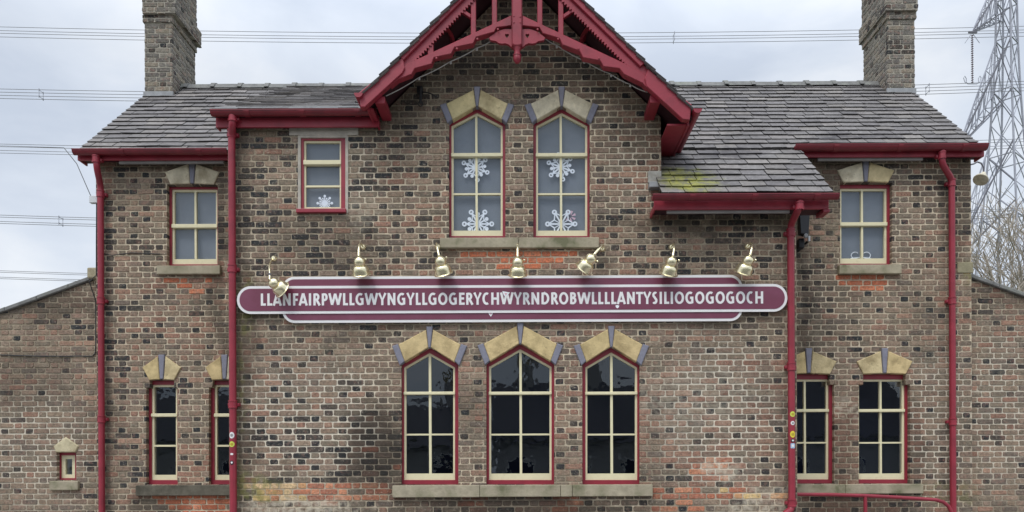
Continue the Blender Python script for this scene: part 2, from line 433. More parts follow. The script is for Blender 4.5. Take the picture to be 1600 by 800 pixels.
layer(BR, 13, .52, .70, .28, C(104, 102, 84, K), seed=11)      # grey-green patches
layer(BR, 42, .55, .68, .62, C(58, 52, 48, K), seed=7)         # burnt pits
layer(BR, 36, .59, .70, .40, C(176, 164, 148, K), seed=19)     # lime crumbs and smeared mortar
layer(BR, 5, .58, .76, .30, C(150, 140, 124, K), seed=23)
layer(MO, 26, .55, .72, .5, C(96, 88, 78, K), seed=5)
# weathering of the facade: damp and soot, lime bloom, algae, at the places where the photograph shows them
def at_(px, py, rx, rz, amt, D=9.3): x, z = W(px, py, D); return (x, z, rx / FPX * D, rz / FPX * D, amt)
DAMP = [at_(585, 695, 62, 80, .72), at_(640, 735, 60, 60, .45), at_(815, 792, 215, 26, .70), at_(378, 520, 26, 420, .42), at_(600, 165, 70, 60, .4), at_(810, 100, 190, 50, .42),
        at_(1090, 350, 170, 16, .45), at_(690, 402, 26, 22, .4), at_(932, 402, 26, 22, .35), at_(630, 520, 180, 12, .35), at_(1236, 600, 16, 300, .35),
        at_(245, 785, 60, 26, .5, 10.2), at_(255, 262, 110, 14, .5, 10.2), at_(345, 500, 12, 330, .45, 10.2), at_(1340, 790, 120, 30, .55, 10.2), at_(1300, 290, 50, 60, .4, 10.2),
        at_(1495, 330, 30, 120, .42, 10.2), at_(1256, 560, 14, 260, .4, 10.2), at_(1430, 700, 22, 90, .45, 10.2), at_(1320, 690, 26, 90, .4, 10.2), at_(90, 470, 110, 36, .45, 10.3), at_(30, 600, 90, 60, .3, 10.3),
        at_(1570, 455, 70, 30, .4, 10.3), at_(165, 600, 14, 300, .3, 10.2), at_(500, 380, 90, 60, .28), at_(1150, 500, 90, 30, .25)]
for mt_, cc in ((BR, C(46, 42, 38)), (MO, C(74, 67, 58))): blobs(mt_, DAMP, cc, dist=.7, nscale=2.0)
LIME = [at_(470, 794, 110, 16, .6), at_(1125, 735, 34, 26, .55), at_(1180, 795, 60, 14, .5), at_(1200, 768, 50, 12, .35), at_(700, 640, 20, 130, .25), at_(1330, 640, 30, 16, .45, 10.2), at_(560, 330, 40, 30, .25), at_(1080, 620, 120, 60, .22)]
for mt_ in (BR, MO): blobs(mt_, LIME, C(186, 178, 160, 1.3), dist=.5, nscale=3, fine=16)
blobs(MO, [at_(480, 650, 130, 120, .6), at_(1120, 640, 120, 150, .55), at_(60, 700, 110, 110, .5, 10.3), at_(1470, 660, 60, 150, .5, 10.2), at_(1570, 640, 60, 160, .5, 10.3), at_(560, 270, 50, 60, .3), at_(985, 260, 40, 60, .3)], C(196, 190, 176, 1.4), dist=.8, nscale=1.6)
ALG = [at_(388, 480, 18, 60, .5), at_(392, 760, 60, 26, .6), at_(372, 620, 12, 160, .4), at_(1515, 425, 16, 16, .6, 10.2), at_(1250, 640, 8, 90, .45, 10.2), at_(1485, 770, 60, 20, .35, 10.2), at_(420, 775, 40, 12, .6)]
for mt_ in (BR, MO): blobs(mt_, ALG, C(112, 112, 62, 1.2), dist=.4, nscale=3.5, fine=12)
for c_, amt, sz in ((C(132, 134, 66, 1.05), .85, 1.1), (C(160, 158, 80, 1.0), .8, .7)):
    blobs(SL, [at_(1084, 288, 38 * sz, 34 * sz, amt, 9.2), at_(1058, 282, 34 * sz, 34 * sz, amt * .8, 9.25)], c_, dist=.55, nscale=6, fine=7 if sz > 1 else 16)
blobs(SL, [at_(1150, 235, 60, 14, .55, 9.8), at_(1340, 212, 90, 10, .5, 10.2), at_(1120, 215, 50, 10, .4, 10)], C(52, 50, 58), dist=.6, nscale=2.5)

# --- bricks in Flemish bond
CH, ST, HD, JT = 0.0765, 0.2155, 0.1005, 0.0135
STONES = [C(110, 98, 84, K), C(117, 101, 86, K), C(102, 92, 80, K), C(122, 106, 91, K), C(114, 97, 84, K), C(106, 96, 83, K), C(95, 85, 76, K), C(119, 103, 90, K)]
DARKS = [C(46, 45, 46, K), C(56, 52, 49, K), C(40, 42, 44, K), C(64, 58, 54, K)]
REDS = [C(126, 98, 83, K), C(122, 93, 79, K), C(132, 106, 90, K)]
ORANGE = [C(156, 102, 78, K), C(146, 91, 70, K), C(138, 90, 72, K), C(164, 112, 86, K)]
ORANGE2 = [C(168, 98, 70, K), C(160, 92, 66, K), C(172, 106, 78, K)]
YELL = [C(176, 150, 104, K), C(180, 154, 118, K), C(164, 124, 88, K)]
SOOT = [C(108, 104, 98, K), C(98, 95, 90, K), C(116, 111, 102, K), C(90, 86, 82, K), C(120, 112, 100, K)]
def brick_wall(mb, frame, u0, u1, z0, z1, voids, depth=0.1, seed=1, patches=(), dark_p=0.17, stains=(), tint=1.0, stones=None, reds=True):
    """frame(u, d, z) -> world point, d = depth behind the face"""
    rnd = random.Random(seed); per = ST + HD + 2 * JT
    vb = [(bb(v), ccw(v)) for v in voids]
    r0 = int(math.floor(z0 / CH)); r1 = int(math.ceil(z1 / CH))
    for r in range(r0, r1):
        shift = (per / 2 if r % 2 else 0) + rnd.uniform(-.012, .012)
        k = int(math.floor((u0 - shift) / per)) - 1
        u = k * per + shift
        wav = rnd.uniform(-.0025, .0025)
        while u < u1:
            for ln, hdr in ((ST, False), (HD, True)):
                a, b = u, u + ln; u += ln + JT
                z_a, z_b = r * CH + JT / 2 + wav, (r + 1) * CH - JT / 2 + wav
                a_, b_, c_, d_ = max(a, u0), min(b, u1), max(z_a, z0), min(z_b, z1)
                if b_ - a_ < 0.02 or d_ - c_ < 0.012: continue
                j = lambda s=.0045: rnd.uniform(-s, s)
                polys = [[(a_ + j(), c_ + j(.004)), (b_ + j(), c_ + j(.004)), (b_ + j(), d_ + j(.004)), (a_ + j(), d_ + j(.004))]]
                for (x0, x1, y0, y1), v in vb:
                    if x1 < a_ or x0 > b_ or y1 < c_ or y0 > d_: continue
                    polys = [q for p in polys for q in subtract(p, v)]
                if not polys: continue
                uc, zc = (a + b) / 2, (z_a + z_b) / 2
                g = mnoise.noise(Vector((uc * .55, zc * .55, seed)))
                t = rnd.random()
                pal = stones or STONES
                if t < dark_p * (2.3 if hdr else 0.28) * (1 + g): pal = DARKS
                elif reds and t > 0.90 - 0.14 * g: pal = REDS
                for (px0, px1, pz0, pz1, pp, pr) in patches:
                    if px0 < uc < px1 and pz0 < zc < pz1 and rnd.random() < pr: pal = pp
                c = rnd.choice(pal); f = rnd.uniform(.89, 1.11) * tint * (1 + .12 * g)
                for (sx, sz, rx, rz, amt) in stains:
                    q = ((uc - sx) / rx) ** 2 + ((zc - sz) / rz) ** 2
                    if q < 1.6: f *= 1 - .45 * amt * max(0, 1 - q / 1.6)
                c = (c[0] * f, c[1] * f, c[2] * f)
                pr_ = rnd.uniform(-.0015, .003)
                for p in polys:
                    if area(p) < 0.0006: continue
                    p = ccw(p)
                    if len(p) == 4 and min(math.dist(p[i4-1], p[i4]) for i4 in range(4)) > .045:      # worn corners
                        q4 = []
                        for i4 in range(4):
                            P0, P1, P2 = Vector(p[i4-1]), Vector(p[i4]), Vector(p[(i4+1) % 4]); ct = rnd.uniform(.004, .016)
                            A4 = P1 + (P0 - P1).normalized() * ct; B4 = P1 + (P2 - P1).normalized() * ct
                            q4 += [(A4.x, A4.y), (B4.x, B4.y)]
                        p = q4
                    n = len(p); ins = inset(p, min(.0045, .2 * min(b_ - a_, d_ - c_)))
                    vs = [frame(x, -pr_, z) for x, z in ins] + [frame(x, .006, z) for x, z in p] + [frame(x, depth, z) for x, z in p]
                    fs = [tuple(range(n))]
                    for q in range(2):
                        for i in range(n):
                            k2 = (i + 1) % n
                            fs.append((q*n + k2, q*n + i, (q+1)*n + i, (q+1)*n + k2))
                    mb.add(vs, fs, BR, c)
def front(D): return lambda u, d, z: (u, D + d, z)
def sideL(X): return lambda u, d, z: (X + d, u, z)      # faces -X, u = depth (mirrored winding is harmless)
def sideR(X): return lambda u, d, z: (X - d, u, z)

openings = {'bay': [], 'wl': [], 'wr': [], 'ext': []}     # where no brick is laid
holes = {'bay': [], 'wl': [], 'wr': [], 'ext': []}        # what goes right through the wall

# --- windows
def window(wall, D, opening, sash, rows, cols, bottom, stile=3.6, rec=0.075, fw=0.045, blind=None, shoulders=None, rail=0, label=None):
    """pixel outlines of one sash window; opening at the wall face, sash at the recessed plane"""
    if shoulders:
        sx, sy = shoulders
        (xa, yb), (_, yt), (xb, _), _ = opening
        openings[wall] += [WL([(xa, yb), (xa, sy), (xb, sy), (xb, yb)], D), WL([(xa+sx, sy+1), (xa+sx, yt), (xb-sx, yt), (xb-sx, sy+1)], D)]
        holes[wall].append(WL([(xa, yb), (xa, sy), (xa+sx, sy), (xa+sx, yt), (xb-sx, yt), (xb-sx, sy), (xb, sy), (xb, yb)], D))
    else:
        openings[wall].append(WL(opening, D)); holes[wall].append(WL(opening, D))
    c = P(sum(p[0] for p in opening) / len(opening), max(p[1] for p in opening), D)
    w = empty('window', c); w.parent = bld; w.location = c - wloc(bld)
    if label: w['label'] = label
    Ds = D + rec + 0.02
    op = ccw(WL(opening, D)); so = ccw(WL(sash, Ds))
    MB().shape(inset(op, -0.03), [inset(so, 0.004)], D + rec, D + rec + 0.11, RED).build('frame', w)
    inn = inset(so, m(stile, Ds))
    zb = W(sash[0][0], bottom, Ds)[1]
    inn = clip(inn, (-99, zb), (99, zb), True)
    cells = [inn]
    for y0, y1 in rows:
        za, zb2 = W(sash[0][0], y0, Ds)[1], W(sash[0][0], y1, Ds)[1]
        nc = []
        for q in cells:
            for a in (clip(q, (-99, za), (99, za), True), clip(q, (-99, zb2), (99, zb2), False)):
                if a and area(a) > .0005: nc.append(a)
        cells = nc
    for x0, x1 in cols:
        xa, xb = W(x0, 500, Ds)[0], W(x1, 500, Ds)[0]
        nc = []
        for q in cells:
            for a in (clip(q, (xa, -99), (xa, 99), True), clip(q, (xb, -99), (xb, 99), False)):
                if a and area(a) > .0005: nc.append(a)
        cells = nc
    sb = MB().shape(so, cells, Ds, Ds + 0.045, CRM)
    if rail:
        y0, y1 = rows[rail - 1]
        (xa, za), (xb, zb3) = W(sash[0][0], y0, Ds), W(sash[-1][0], y1, Ds)
        x0_, x1_, _, _ = bb(so)
        sb.bbox(x0_ + .004, x1_ - .004, Ds - 0.03, Ds + 0.02, za - (za - zb3) * .95, za + .004, CRM, 0.006)
    sb.build('sash', w)
    gi = inset(so, 0.012)
    MB().add([(x, Ds + .024, z) for x, z in gi], [tuple(range(len(gi)))], GLASS).build('glass', w)
    if blind:
        MB().prism(inset(so, 0.008), Ds + 0.075, Ds + 0.085, blind).build('blind', w)
    return w, Ds

SC = [C(190, 174, 136, 1.2), C(186, 167, 124, 1.2), C(194, 185, 162, 1.2), C(188, 168, 126, 1.2)]
def stone(w, name, pts, D, mt, proud=0.022, c=None, wall=None):
    poly = WL(pts, D)
    MB().prism(poly, D - proud, D + 0.09, mt, c, bev=0.008).build(name, w)
def bent_lintel(w, wall, D, cx, hw, spring, apex, k=1.0, ki=0, cl=None):
    """pointed lintel of two sandstone blocks between three blue-grey stones, hw = half width of the opening in pixels"""
    s = (apex - spring) / hw * -1
    ix, iy = hw + 1, spring + .5
    c1, c2 = cl or (random.choice(SC), random.choice(SC))
    oy = apex - 29 * k
    for sg, c in ((-1, c1), (1, c2)):
        X = lambda q: cx + sg * q
        stone(w, 'lintel_stone', [(X(5.5), oy + 5), (X(hw + 4), spring - 27 * k), (X(hw - 6), iy - 2.6), (X(2.0), apex + 1.2)], D, SND, c=c, wall=wall)
        stone(w, 'end_stone', [(X(hw + 4.6), spring - 28 * k), (X(hw + 14), spring - 25 * k), (X(hw + 2), iy + 3), (X(hw - 5.4), iy - 3.8)], D, KEY, 0.024, wall=wall)
    stone(w, 'keystone', [(cx - 5.0, oy), (cx + 5.0, oy), (cx + 1.8, apex + 1.6), (cx - 1.8, apex + 1.6)], D, KEY, 0.027, wall=wall)
def flat_lintel(w, wall, D, cx, hb, ht, ybot, ymid, ytop, kh, cl=None):
    c1, c2 = cl or (random.choice(SC), random.choice(SC))
    for sg, c in ((-1, c1), (1, c2)):
        X = lambda q: cx + sg * q
        stone(w, 'lintel_stone', [(X(3.2), ybot - 1), (X(hb), ybot), (X(ht), ymid), (X(6), ytop)], D, SND, c=c, wall=wall)
    stone(w, 'keystone', [(cx - 5, ytop - kh), (cx + 5, ytop - kh), (cx + 2.6, ybot - 1.5), (cx - 2.6, ybot - 1.5)], D, KEY, 0.027, wall=wall)

upper_windows = []
for cx, lab in ((745.5, None), (877.5, None)):
    w, ds = window('bay', DB, [(cx-44, 371), (cx-44, 189), (cx, 166), (cx+44, 189), (cx+44, 371)],
               [(cx-40.5, 370), (cx-40.5, 197), (cx, 176), (cx+40.5, 197), (cx+40.5, 370)],
               [(241, 246), (302, 304.6)], [(cx-1.7, cx+1.7)], 360.5, rail=1, blind=BLI)
    bent_lintel(w, 'bay', DB, cx, 44, 190, 165.5, cl=((C(192, 178, 136, 1.2), C(194, 180, 142, 1.2)) if cx < 800 else (SC[2], SC[2])))
    upper_windows.append((cx, ds))
w, DSM = window('bay', DB, [(469.5, 333), (469.5, 214), (540, 214), (540, 333)], [(474.6, 327), (474.6, 219.7), (534, 219.7), (534, 327)],
           [(252, 258.5), (289.8, 292.6)], [], 324, stile=3.2, rec=0.02, rail=1, blind=BLI)
MB().bbox(*[W(464, 330, DB)[0], W(541.5, 330, DB)[0]], DB - .045, DB + .04, W(500, 333.5, DB)[1], W(500, 327.5, DB)[1], RED).build('sill', w)
MB().shape(inset(ccw(WL([(465.5, 333), (465.5, 211.5), (544, 211.5), (544, 333)], DB)), 0), [WL([(469.8, 332), (469.8, 215), (539.7, 215), (539.7, 332)], DB)], DB - .004, DB + .05, CEM).build('cement_surround', w)
openings['bay'].append(WL([(465.5, 333), (465.5, 211.5), (544, 211.5), (544, 333)], DB))
for cx, hw, sp, ap, h2 in ((671.4, 44.5, 568, 543, 40.3), (813, 53, 567, 537, 49.3), (955, 44.8, 568, 542, 41)):
    w, ds = window('bay', DB, [(cx-hw, 757), (cx-hw, sp), (cx, ap), (cx+hw, sp), (cx+hw, 757)],
               [(cx-h2, 750.5), (cx-h2, sp+6), (cx, ap+8), (cx+h2, sp+6), (cx+h2, 750.5)],
               [(613, 617), (677.8, 680.4)], [(cx-1.9, cx+1.9)], 740, rail=1)
    bent_lintel(w, 'bay', DB, cx, hw, sp, ap - 1, 1.08)
# wings, upper
w, ds = window('wl', DW, [(261, 416), (261, 289), (340, 289), (340, 416)], [(269, 414), (269, 296), (341, 296), (341, 414)],
           [(351.5, 357)], [(304.5, 307.6)], 405, rail=1, blind=BLI)
flat_lintel(w, 'wl', DW, 301, 34, 42.5, 288.5, 269.5, 256.5, 3, (SC[2], SC[2]))
w, DRW = window('wr', DW, [(1313, 415), (1313, 285.5), (1394, 285.5), (1394, 415)], [(1311, 413), (1311, 294.5), (1385.5, 294.5), (1385.5, 413)],
           [(348.7, 354)], [(1346.2, 1349.2)], 404, rail=1, blind=BLI)
flat_lintel(w, 'wr', DW, 1352, 35, 44.5, 285.5, 267, 254, 3.5, (SC[2], SC[0]))
# wings, lower
for dx in (0, 98):
    w, ds = window('wl', DW, [(228.6+dx, 757), (228.6+dx, 594), (277+dx, 594), (277+dx, 757)], [(237.4+dx, 750.5), (237.4+dx, 601), (278.5+dx, 601), (278.5+dx, 750.5)],
               [(646.8, 651.5), (695.2, 698)], [], 742, rail=1, shoulders=(5.5, 606))
    flat_lintel(w, 'wl', DW, 253.5+dx, 19.5, 30, 594, 574.5, 557, 2.5)
for dx in (-118.5, 0):
    w, ds = window('wr', DW, [(1342+dx, 755.5), (1342+dx, 584), (1422+dx, 584), (1422+dx, 755.5)], [(1338.5+dx, 749.5), (1338.5+dx, 592.4), (1413+dx, 592.4), (1413+dx, 749.5)],
               [(640, 644), (690.8, 693.2)], [(1374+dx, 1377+dx)], 740, rail=1, shoulders=(7, 601))
    flat_lintel(w, 'wr', DW, 1381.5+dx, 33, 43.5, 584.5, 565, 549, 4.5)
# little window of the low left wall
w, ds = window('ext', DE, [(88.5, 750), (88.5, 706.5), (118.5, 706.5), (118.5, 750)], [(96, 747.5), (96, 711), (119, 711), (119, 747.5)], [], [], 741.5, stile=6.2, rec=0.07)
MB().prism(WL([(88, 706.8), (84.5, 697.5), (103.5, 683), (123.8, 697), (119, 706.8)], DE), DE - .02, DE + .09, SND, C(186, 176, 146, 1.2), bev=.012).build('lintel_stone', w)
MB().bbox(W(80, 758, DE)[0], W(125, 758, DE)[0], DE - .05, DE + .1, W(100, 766, DE)[1], W(100, 751.5, DE)[1], SILL, .012).build('sill', w)

# --- stone sills shared by windows
def sill(wall, D, x0, x1, y0, y1, joints=(), proud=0.06, stone_m=None):
    mb = MB(); xs = [x0] + list(joints) + [x1]
    for a, b in zip(xs, xs[1:]):
        za, zb = W((x0 + x1) / 2, y1, D)[1], W((x0 + x1) / 2, y0, D)[1]
        mb.bbox(W(a, y0, D)[0] + .002, W(b, y0, D)[0] - .002, D - proud - random.uniform(0, .006), D + 0.12, za + random.uniform(0, .006), zb - random.uniform(0, .004), stone_m or SILL, 0.009)
    mb.build('stone_sill', bld)
sill('bay', DB, 688, 935.5, 373, 389.5, (810,))
sill('bay', DB, 614, 1019, 757.4, 776.5, (750, 875.6, 894))
sill('wl', DW, 247.5, 346.5, 416, 430.6)
sill('wr', DW, 1308.4, 1405.6, 415, 430)
sill('wl', DW, 215, 362, 758, 774.5, stone_m=SILLD)
sill('wr', DW, 1235, 1439.6, 756, 772, (1318,))


# --- walls: mortar body with the real openings, bricks laid in front of it
APU = APEX - 0.13                                   # underside of the gable roof
zl, zr_ = EYE + 4.45, EYE + 3.50                    # tops of the bay wall left and right of the gable
gxl = X0 - (APU - zl); zg = APU - (GR_ - X0)
pz = lambda y, D=DB, x=800: W(x, y, D)[1]
px_ = lambda x, D=DB, y=700: W(x, y, D)[0]
def patch(x0, x1, y0, y1, D, pal, pr=.9):
    return (px_(x0, D, y0), px_(x1, D, y0), W((x0+x1)/2, y1, D)[1], W((x0+x1)/2, y0, D)[1], pal, pr)
bay_patches = [patch(722, 900, 389, 402, DB, ORANGE2, 1), patch(748, 880, 401, 411, DB, ORANGE2, 1), patch(772, 860, 410, 422, DB, ORANGE2, 1),
    patch(395, 615, 757, 779, DB, ORANGE, .8), patch(375, 480, 757, 780, DB, YELL, .6), patch(1018, 1160, 757, 779, DB, ORANGE, .85),
    patch(1120, 1236, 757, 779, DB, YELL, .6), patch(1075, 1140, 705, 757, DB, ORANGE, .6), patch(1020, 1130, 780, 800, DB, ORANGE, .3),
    patch(714, 756, 776, 800, DB, ORANGE, .8), patch(873, 912, 776, 800, DB, ORANGE, .85), patch(560, 622, 690, 757, DB, ORANGE, .25),
    patch(650, 960, 290, 700, DB, REDS, .10), patch(1000, 1230, 560, 760, DB, REDS, .3), patch(960, 1032, 160, 300, DB, REDS, .3)]
bay_patches += [patch(370, 700, 205, 430, DB, DARKS, .22), patch(600, 1030, 60, 165, DB, DARKS, .25), patch(930, 1240, 330, 430, DB, DARKS, .12), patch(480, 625, 640, 757, DB, DARKS, .18)]
bay_stains = [(px_(590), pz(690), .55, .75, .55), (px_(815), pz(795), 1.9, .22, .5), (px_(372), pz(550), .22, 3.5, .30),
              (px_(640), pz(130), .5, .4, .25), (px_(810), pz(110), 2.0, .55, .3), (px_(1100), pz(350), 1.5, .18, .25)]
mb = MB()
mb.shape([(XL, 0), (XR, 0), (XR, zr_), (GR_, zr_), (GR_, zg), (X0, APU), (gxl, zl), (XL, zl)], [inset(ccw(o), -.004) for o in holes['bay']], DB + .006, DB + .3, MO)
bay_voids = openings['bay'] + [[(X0, 9.5), (gxl, 9.5), (gxl, zl), (X0, APU)], [(gxl, zl), (gxl, 9.5), (-9, 9.5), (-9, zl)],
    [(X0, APU), (GR_, zg), (GR_, 9.5), (X0, 9.5)], [(GR_, zr_), (9, zr_), (9, 9.5), (GR_, 9.5)]]
brick_wall(mb, front(DB), XL, XR, 0, 7.8, bay_voids, seed=3, patches=bay_patches, stains=bay_stains)
# returns of the bay and the hidden flank of the gable
for X, fr in ((XL, sideL(XL)), (XR, sideR(XR))):
    brick_wall(mb, fr, DB + .1, DW, 0, zl if X == XL else zr_, [], depth=.05, seed=8)
    mb.box(min(X, X + (.3 if X < 0 else -.3)) + (.006 if X < 0 else 0), max(X, X + (.3 if X < 0 else -.3)) - (.006 if X > 0 else 0), DB + .3, DW + .3, 0, zl if X == XL else zr_, MO)
brick_wall(mb, sideR(GR_), DB + .1, DB + 2.6, zr_ - .4, zg - .1, [], depth=.05, seed=5)
mb.box(GR_ - .3, GR_ - .006, DB + .3, DB + 2.6, zr_ - .2, zg - .05, MO)
mb.build('bay_wall', bld)

zw = EAVE_Z - 0.05
mb = MB()
mb.shape([(WXL, 0), (XL + .02, 0), (XL + .02, zw), (WXL, zw)], [inset(ccw(o), -.004) for o in holes['wl']][:2] + [[(x if x < XL else XL - .005, z) for x, z in inset(ccw(holes['wl'][2]), -.004)]], DW + .006, DW + .3, MO)
wl_patches = [patch(266, 340, 429, 443, DW, ORANGE2, 1), patch(278, 330, 442, 452, DW, ORANGE2, 1), patch(294, 320, 451, 460, DW, ORANGE2, 1),
    patch(235, 352, 773, 785, DW, ORANGE2, 1), patch(255, 352, 784, 794, DW, ORANGE2, 1), patch(275, 352, 793, 810, DW, ORANGE2, 1),
    patch(280, 335, 690, 757, DW, REDS, .6), patch(160, 350, 430, 560, DW, REDS, .2)]
wl_patches += [patch(150, 352, 255, 430, DW, DARKS, .15), patch(150, 230, 430, 790, DW, DARKS, .12)]
wl_st = [(px_(225, DW), pz(790, DW), .5, .2, .3), (px_(250, DW), pz(262, DW), .9, .18, .3)]
brick_wall(mb, front(DW), WXL, XL, 0, zw, openings['wl'], seed=14, patches=wl_patches, stains=wl_st, tint=1.03)
brick_wall(mb, sideL(WXL), DW + .1, BACK_D, 2.0, zw, [], depth=.03, seed=15)
mb.box(WXL + .006, WXL + .3, DW + .3, BACK_D, 0, zw, MO)
mb.prism([(DW, zw), (BACK_D, zw), (RIDGE_D, RIDGE_Z - .12)], 0, .3, MO)   # gable end, turned below
k = len(mb.v) - 6
for i in range(k, len(mb.v)): a, b, c_ = mb.v[i]; mb.v[i] = (WXL + .006 + b, a, c_)
mb.build('left_wing_wall', bld)
mb = MB()
h2 = [inset(ccw(o), -.004) for o in holes['wr']]
h2 = [[(max(x, XR + .005), z) for x, z in h] for h in h2]
mb.shape([(XR - .02, 0), (WXR, 0), (WXR, zw), (XR - .02, zw)], h2, DW + .006, DW + .3, MO)
wr_patches = [patch(1312, 1392, 428, 442, DW, ORANGE2, 1), patch(1324, 1380, 441, 451, DW, ORANGE2, 1), patch(1334, 1366, 450, 459, DW, ORANGE2, 1),
    patch(1300, 1345, 620, 757, DW, REDS, .6), patch(1425, 1450, 640, 740, DW, REDS, .4), patch(1280, 1400, 772, 800, DW, REDS, .5), patch(1500, 1520, 416, 432, DW, YELL, .9)]
wr_st = [(px_(1310, DW), pz(795, DW), .7, .22, .4), (px_(1500, DW), pz(300, DW), .35, .9, .3), (px_(1290, DW), pz(290, DW), .35, .3, .3)]
brick_wall(mb, front(DW), XR, WXR, 0, zw, openings['wr'], seed=27, patches=wr_patches, stains=wr_st, tint=.97)
brick_wall(mb, sideR(WXR), DW + .1, BACK_D, 2.0, zw, [], depth=.03, seed=28)
mb.box(WXR - .3, WXR - .006, DW + .3, BACK_D, 0, zw, MO)
mb.prism([(DW, zw), (BACK_D, zw), (RIDGE_D, RIDGE_Z - .12)], 0, .3, MO)
k = len(mb.v) - 6
for i in range(k, len(mb.v)): a, b, c_ = mb.v[i]; mb.v[i] = (WXR - .306 + b, a, c_)
mb.build('right_wing_wall', bld)

# low walls either side, with sloping tops
zk, ze = W(142, 437, DE)[1], W(0, 487, DE)[1]
sl_l = (zk - ze) / (W(142, 437, DE)[0] - W(0, 487, DE)[0])
xl2 = WXL - 4.0
def low_wall(name, xa, xb, za, zb, seed, ops, hls, side):
    mb = MB()
    mb.shape([(xa, 0), (xb, 0), (xb, zb), (xa, za)], [inset(ccw(o), -.004) for o in hls], DE + .006, DE + .3, MO)
    v = ops + [[(xa, za), (xb, zb), (xb, 9), (xa, 9)]]
    brick_wall(mb, front(DE), xa, xb, 0, max(za, zb), v, seed=seed, dark_p=.10, tint=1.06,
               stains=[(px_(120, DE), pz(470, DE), 1.0, .35, .3), (px_(1560, DE), pz(475, DE), .8, .25, .25)])
    mb.box(xa if xa < 0 else xb - .3, xa + .3 if xa < 0 else xb, DE + .3, BACK_D - .5, 0, min(za, zb) - .05, MO)
    mb.box(xa, xb, BACK_D - .5, BACK_D - .2, 0, min(za, zb) - .05, MO)
    w_ = mb.build(name, bld)
    n = 9; mb = MB()
    for i in range(n):
        t0, t1 = i / n, (i + 1) / n
        q = lambda t: (xa + (xb - xa) * t, za + (zb - za) * t)
        (p0, q0), (p1, q1) = q(t0), q(t1); jj = random.uniform(-.004, .004)
        mb.prism([(p0 + .002, q0 + .004 + jj), (p1 - .002, q1 + .004 + jj), (p1 - .002, q1 + .06 + jj), (p0 + .002, q0 + .06 + jj)], DE - .045, BACK_D - .2, RT, bev=.008)
    mb.build('coping', w_)
low_wall('left_side_wall', xl2, WXL - .004, zk - sl_l * (WXL - xl2), zk + .03, 41, openings['ext'], holes['ext'], -1)
zk2, ze2 = W(1520, 433, DE)[1], W(1600, 461, DE)[1]
sl_r = (ze2 - zk2) / (W(1600, 461, DE)[0] - W(1520, 433, DE)[0])
low_wall('right_side_wall', WXR + .004, WXR + 4.0, zk2, zk2 + sl_r * 4.0, 43, [], [], 1)
MB().bbox(WXL - .16, WXL + .04, DE - .09, DE + .12, zk + .0, zk + .15, SND, .02, C(150, 142, 120, 1.2)).build('kneeler_stone', bld)
MB().bbox(WXR - .20, WXR + .02, DW - .012, DW + .12, zk2 + .02, zk2 + .17, SND, .01, C(140, 134, 110, 1.15)).build('kneeler_stone', bld)

# back wall, floors and an added near-black partition that darkens the ground-floor panes
mb = MB(); mb.box(WXL + .3, WXR - .3, BACK_D - .3, BACK_D, 0, zw, PLA)
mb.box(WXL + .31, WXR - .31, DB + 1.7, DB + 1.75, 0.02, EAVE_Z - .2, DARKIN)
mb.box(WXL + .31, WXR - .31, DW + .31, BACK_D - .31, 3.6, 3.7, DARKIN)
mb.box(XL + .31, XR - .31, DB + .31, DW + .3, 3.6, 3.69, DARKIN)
mb.build('inner_wall', bld)

# ------------------------------------------------------------------ roofs
def slates(mb, O, U, V, Wd, Ln, gauge=0.17, wid=0.285, seed=1, tone=.80, keep=None, butt_shade=.34):
    """slates laid from the eave O, along U for Wd metres and up V for Ln metres, each a thin tilted slab"""
    rnd = random.Random(seed); Nn = U.cross(V).normalized()
    if Nn.z < 0: Nn = -Nn
    rows = int(Ln / gauge) + 1
    for r in range(rows):
        v0 = r * gauge - .02; u = -wid * rnd.uniform(.3, .7) if r % 2 else -rnd.uniform(0, .05)
        while u < Wd:
            w = wid * rnd.uniform(.82, 1.2); a, b = max(u, 0), min(u + w - rnd.uniform(.006, .013), Wd); u += w
            if b - a < .03: continue
            if keep and not keep((a + b) / 2, v0): continue
            la = v0 + rnd.uniform(-.006, .006); lb = min(v0 + gauge * 1.7, Ln + .02)
            t = .014; l0 = .028 + rnd.uniform(0, .010); l1 = .004; sk = rnd.uniform(-.008, .008)
            pts = [(a, la + sk, l0), (b, la - sk, l0 + rnd.uniform(-.002, .002)), (b, lb, l1), (a, lb, l1)]
            # a chipped corner now and then
            top = [O + U * p[0] + V * p[1] + Nn * p[2] for p in pts]; bot = [q - Nn * t for q in top]
            f = rnd.uniform(.88, 1.12) * tone
            base = rnd.choice([C(111, 108, 107, K), C(106, 103, 102, K), C(116, 112, 110, K), C(104, 101, 101, K), C(119, 115, 112, K)])
            c = tuple(x * f for x in base)
            k2 = top + bot
            mb.add(k2, [(0,1,2,3), (7,6,5,4)], SL, c)
            mb.add(k2, [(0,4,5,1), (1,5,6,2), (2,6,7,3), (3,7,4,0)], SL, tuple(x * butt_shade for x in c))  # butt and side faces darkened in colour to draw shadow lines between slates
X_ = Vector((1, 0, 0)); UP = Vector((0, math.cos(math.atan(SLOPE)), math.sin(math.atan(SLOPE))))
RXL, RXR = W(121, 234, EAVE_D)[0], W(1538, 224, EAVE_D)[0] - .02
Lmain = (RIDGE_D - EAVE_D) / UP.y
def slab(mb, x0, x1, d0, z0, d1, z1, th, mt):
    mb.extr([(d0, z0 - th), (d0, z0), (d1, z1), (d1, z1 - th)], x0, x1, mt)
mb = MB()
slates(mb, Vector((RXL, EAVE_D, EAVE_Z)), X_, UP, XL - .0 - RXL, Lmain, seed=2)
slates(mb, Vector((XL, EAVE_D, EAVE_Z)), X_, UP, 0.9, Lmain, seed=3, keep=lambda u, v: v > .2)
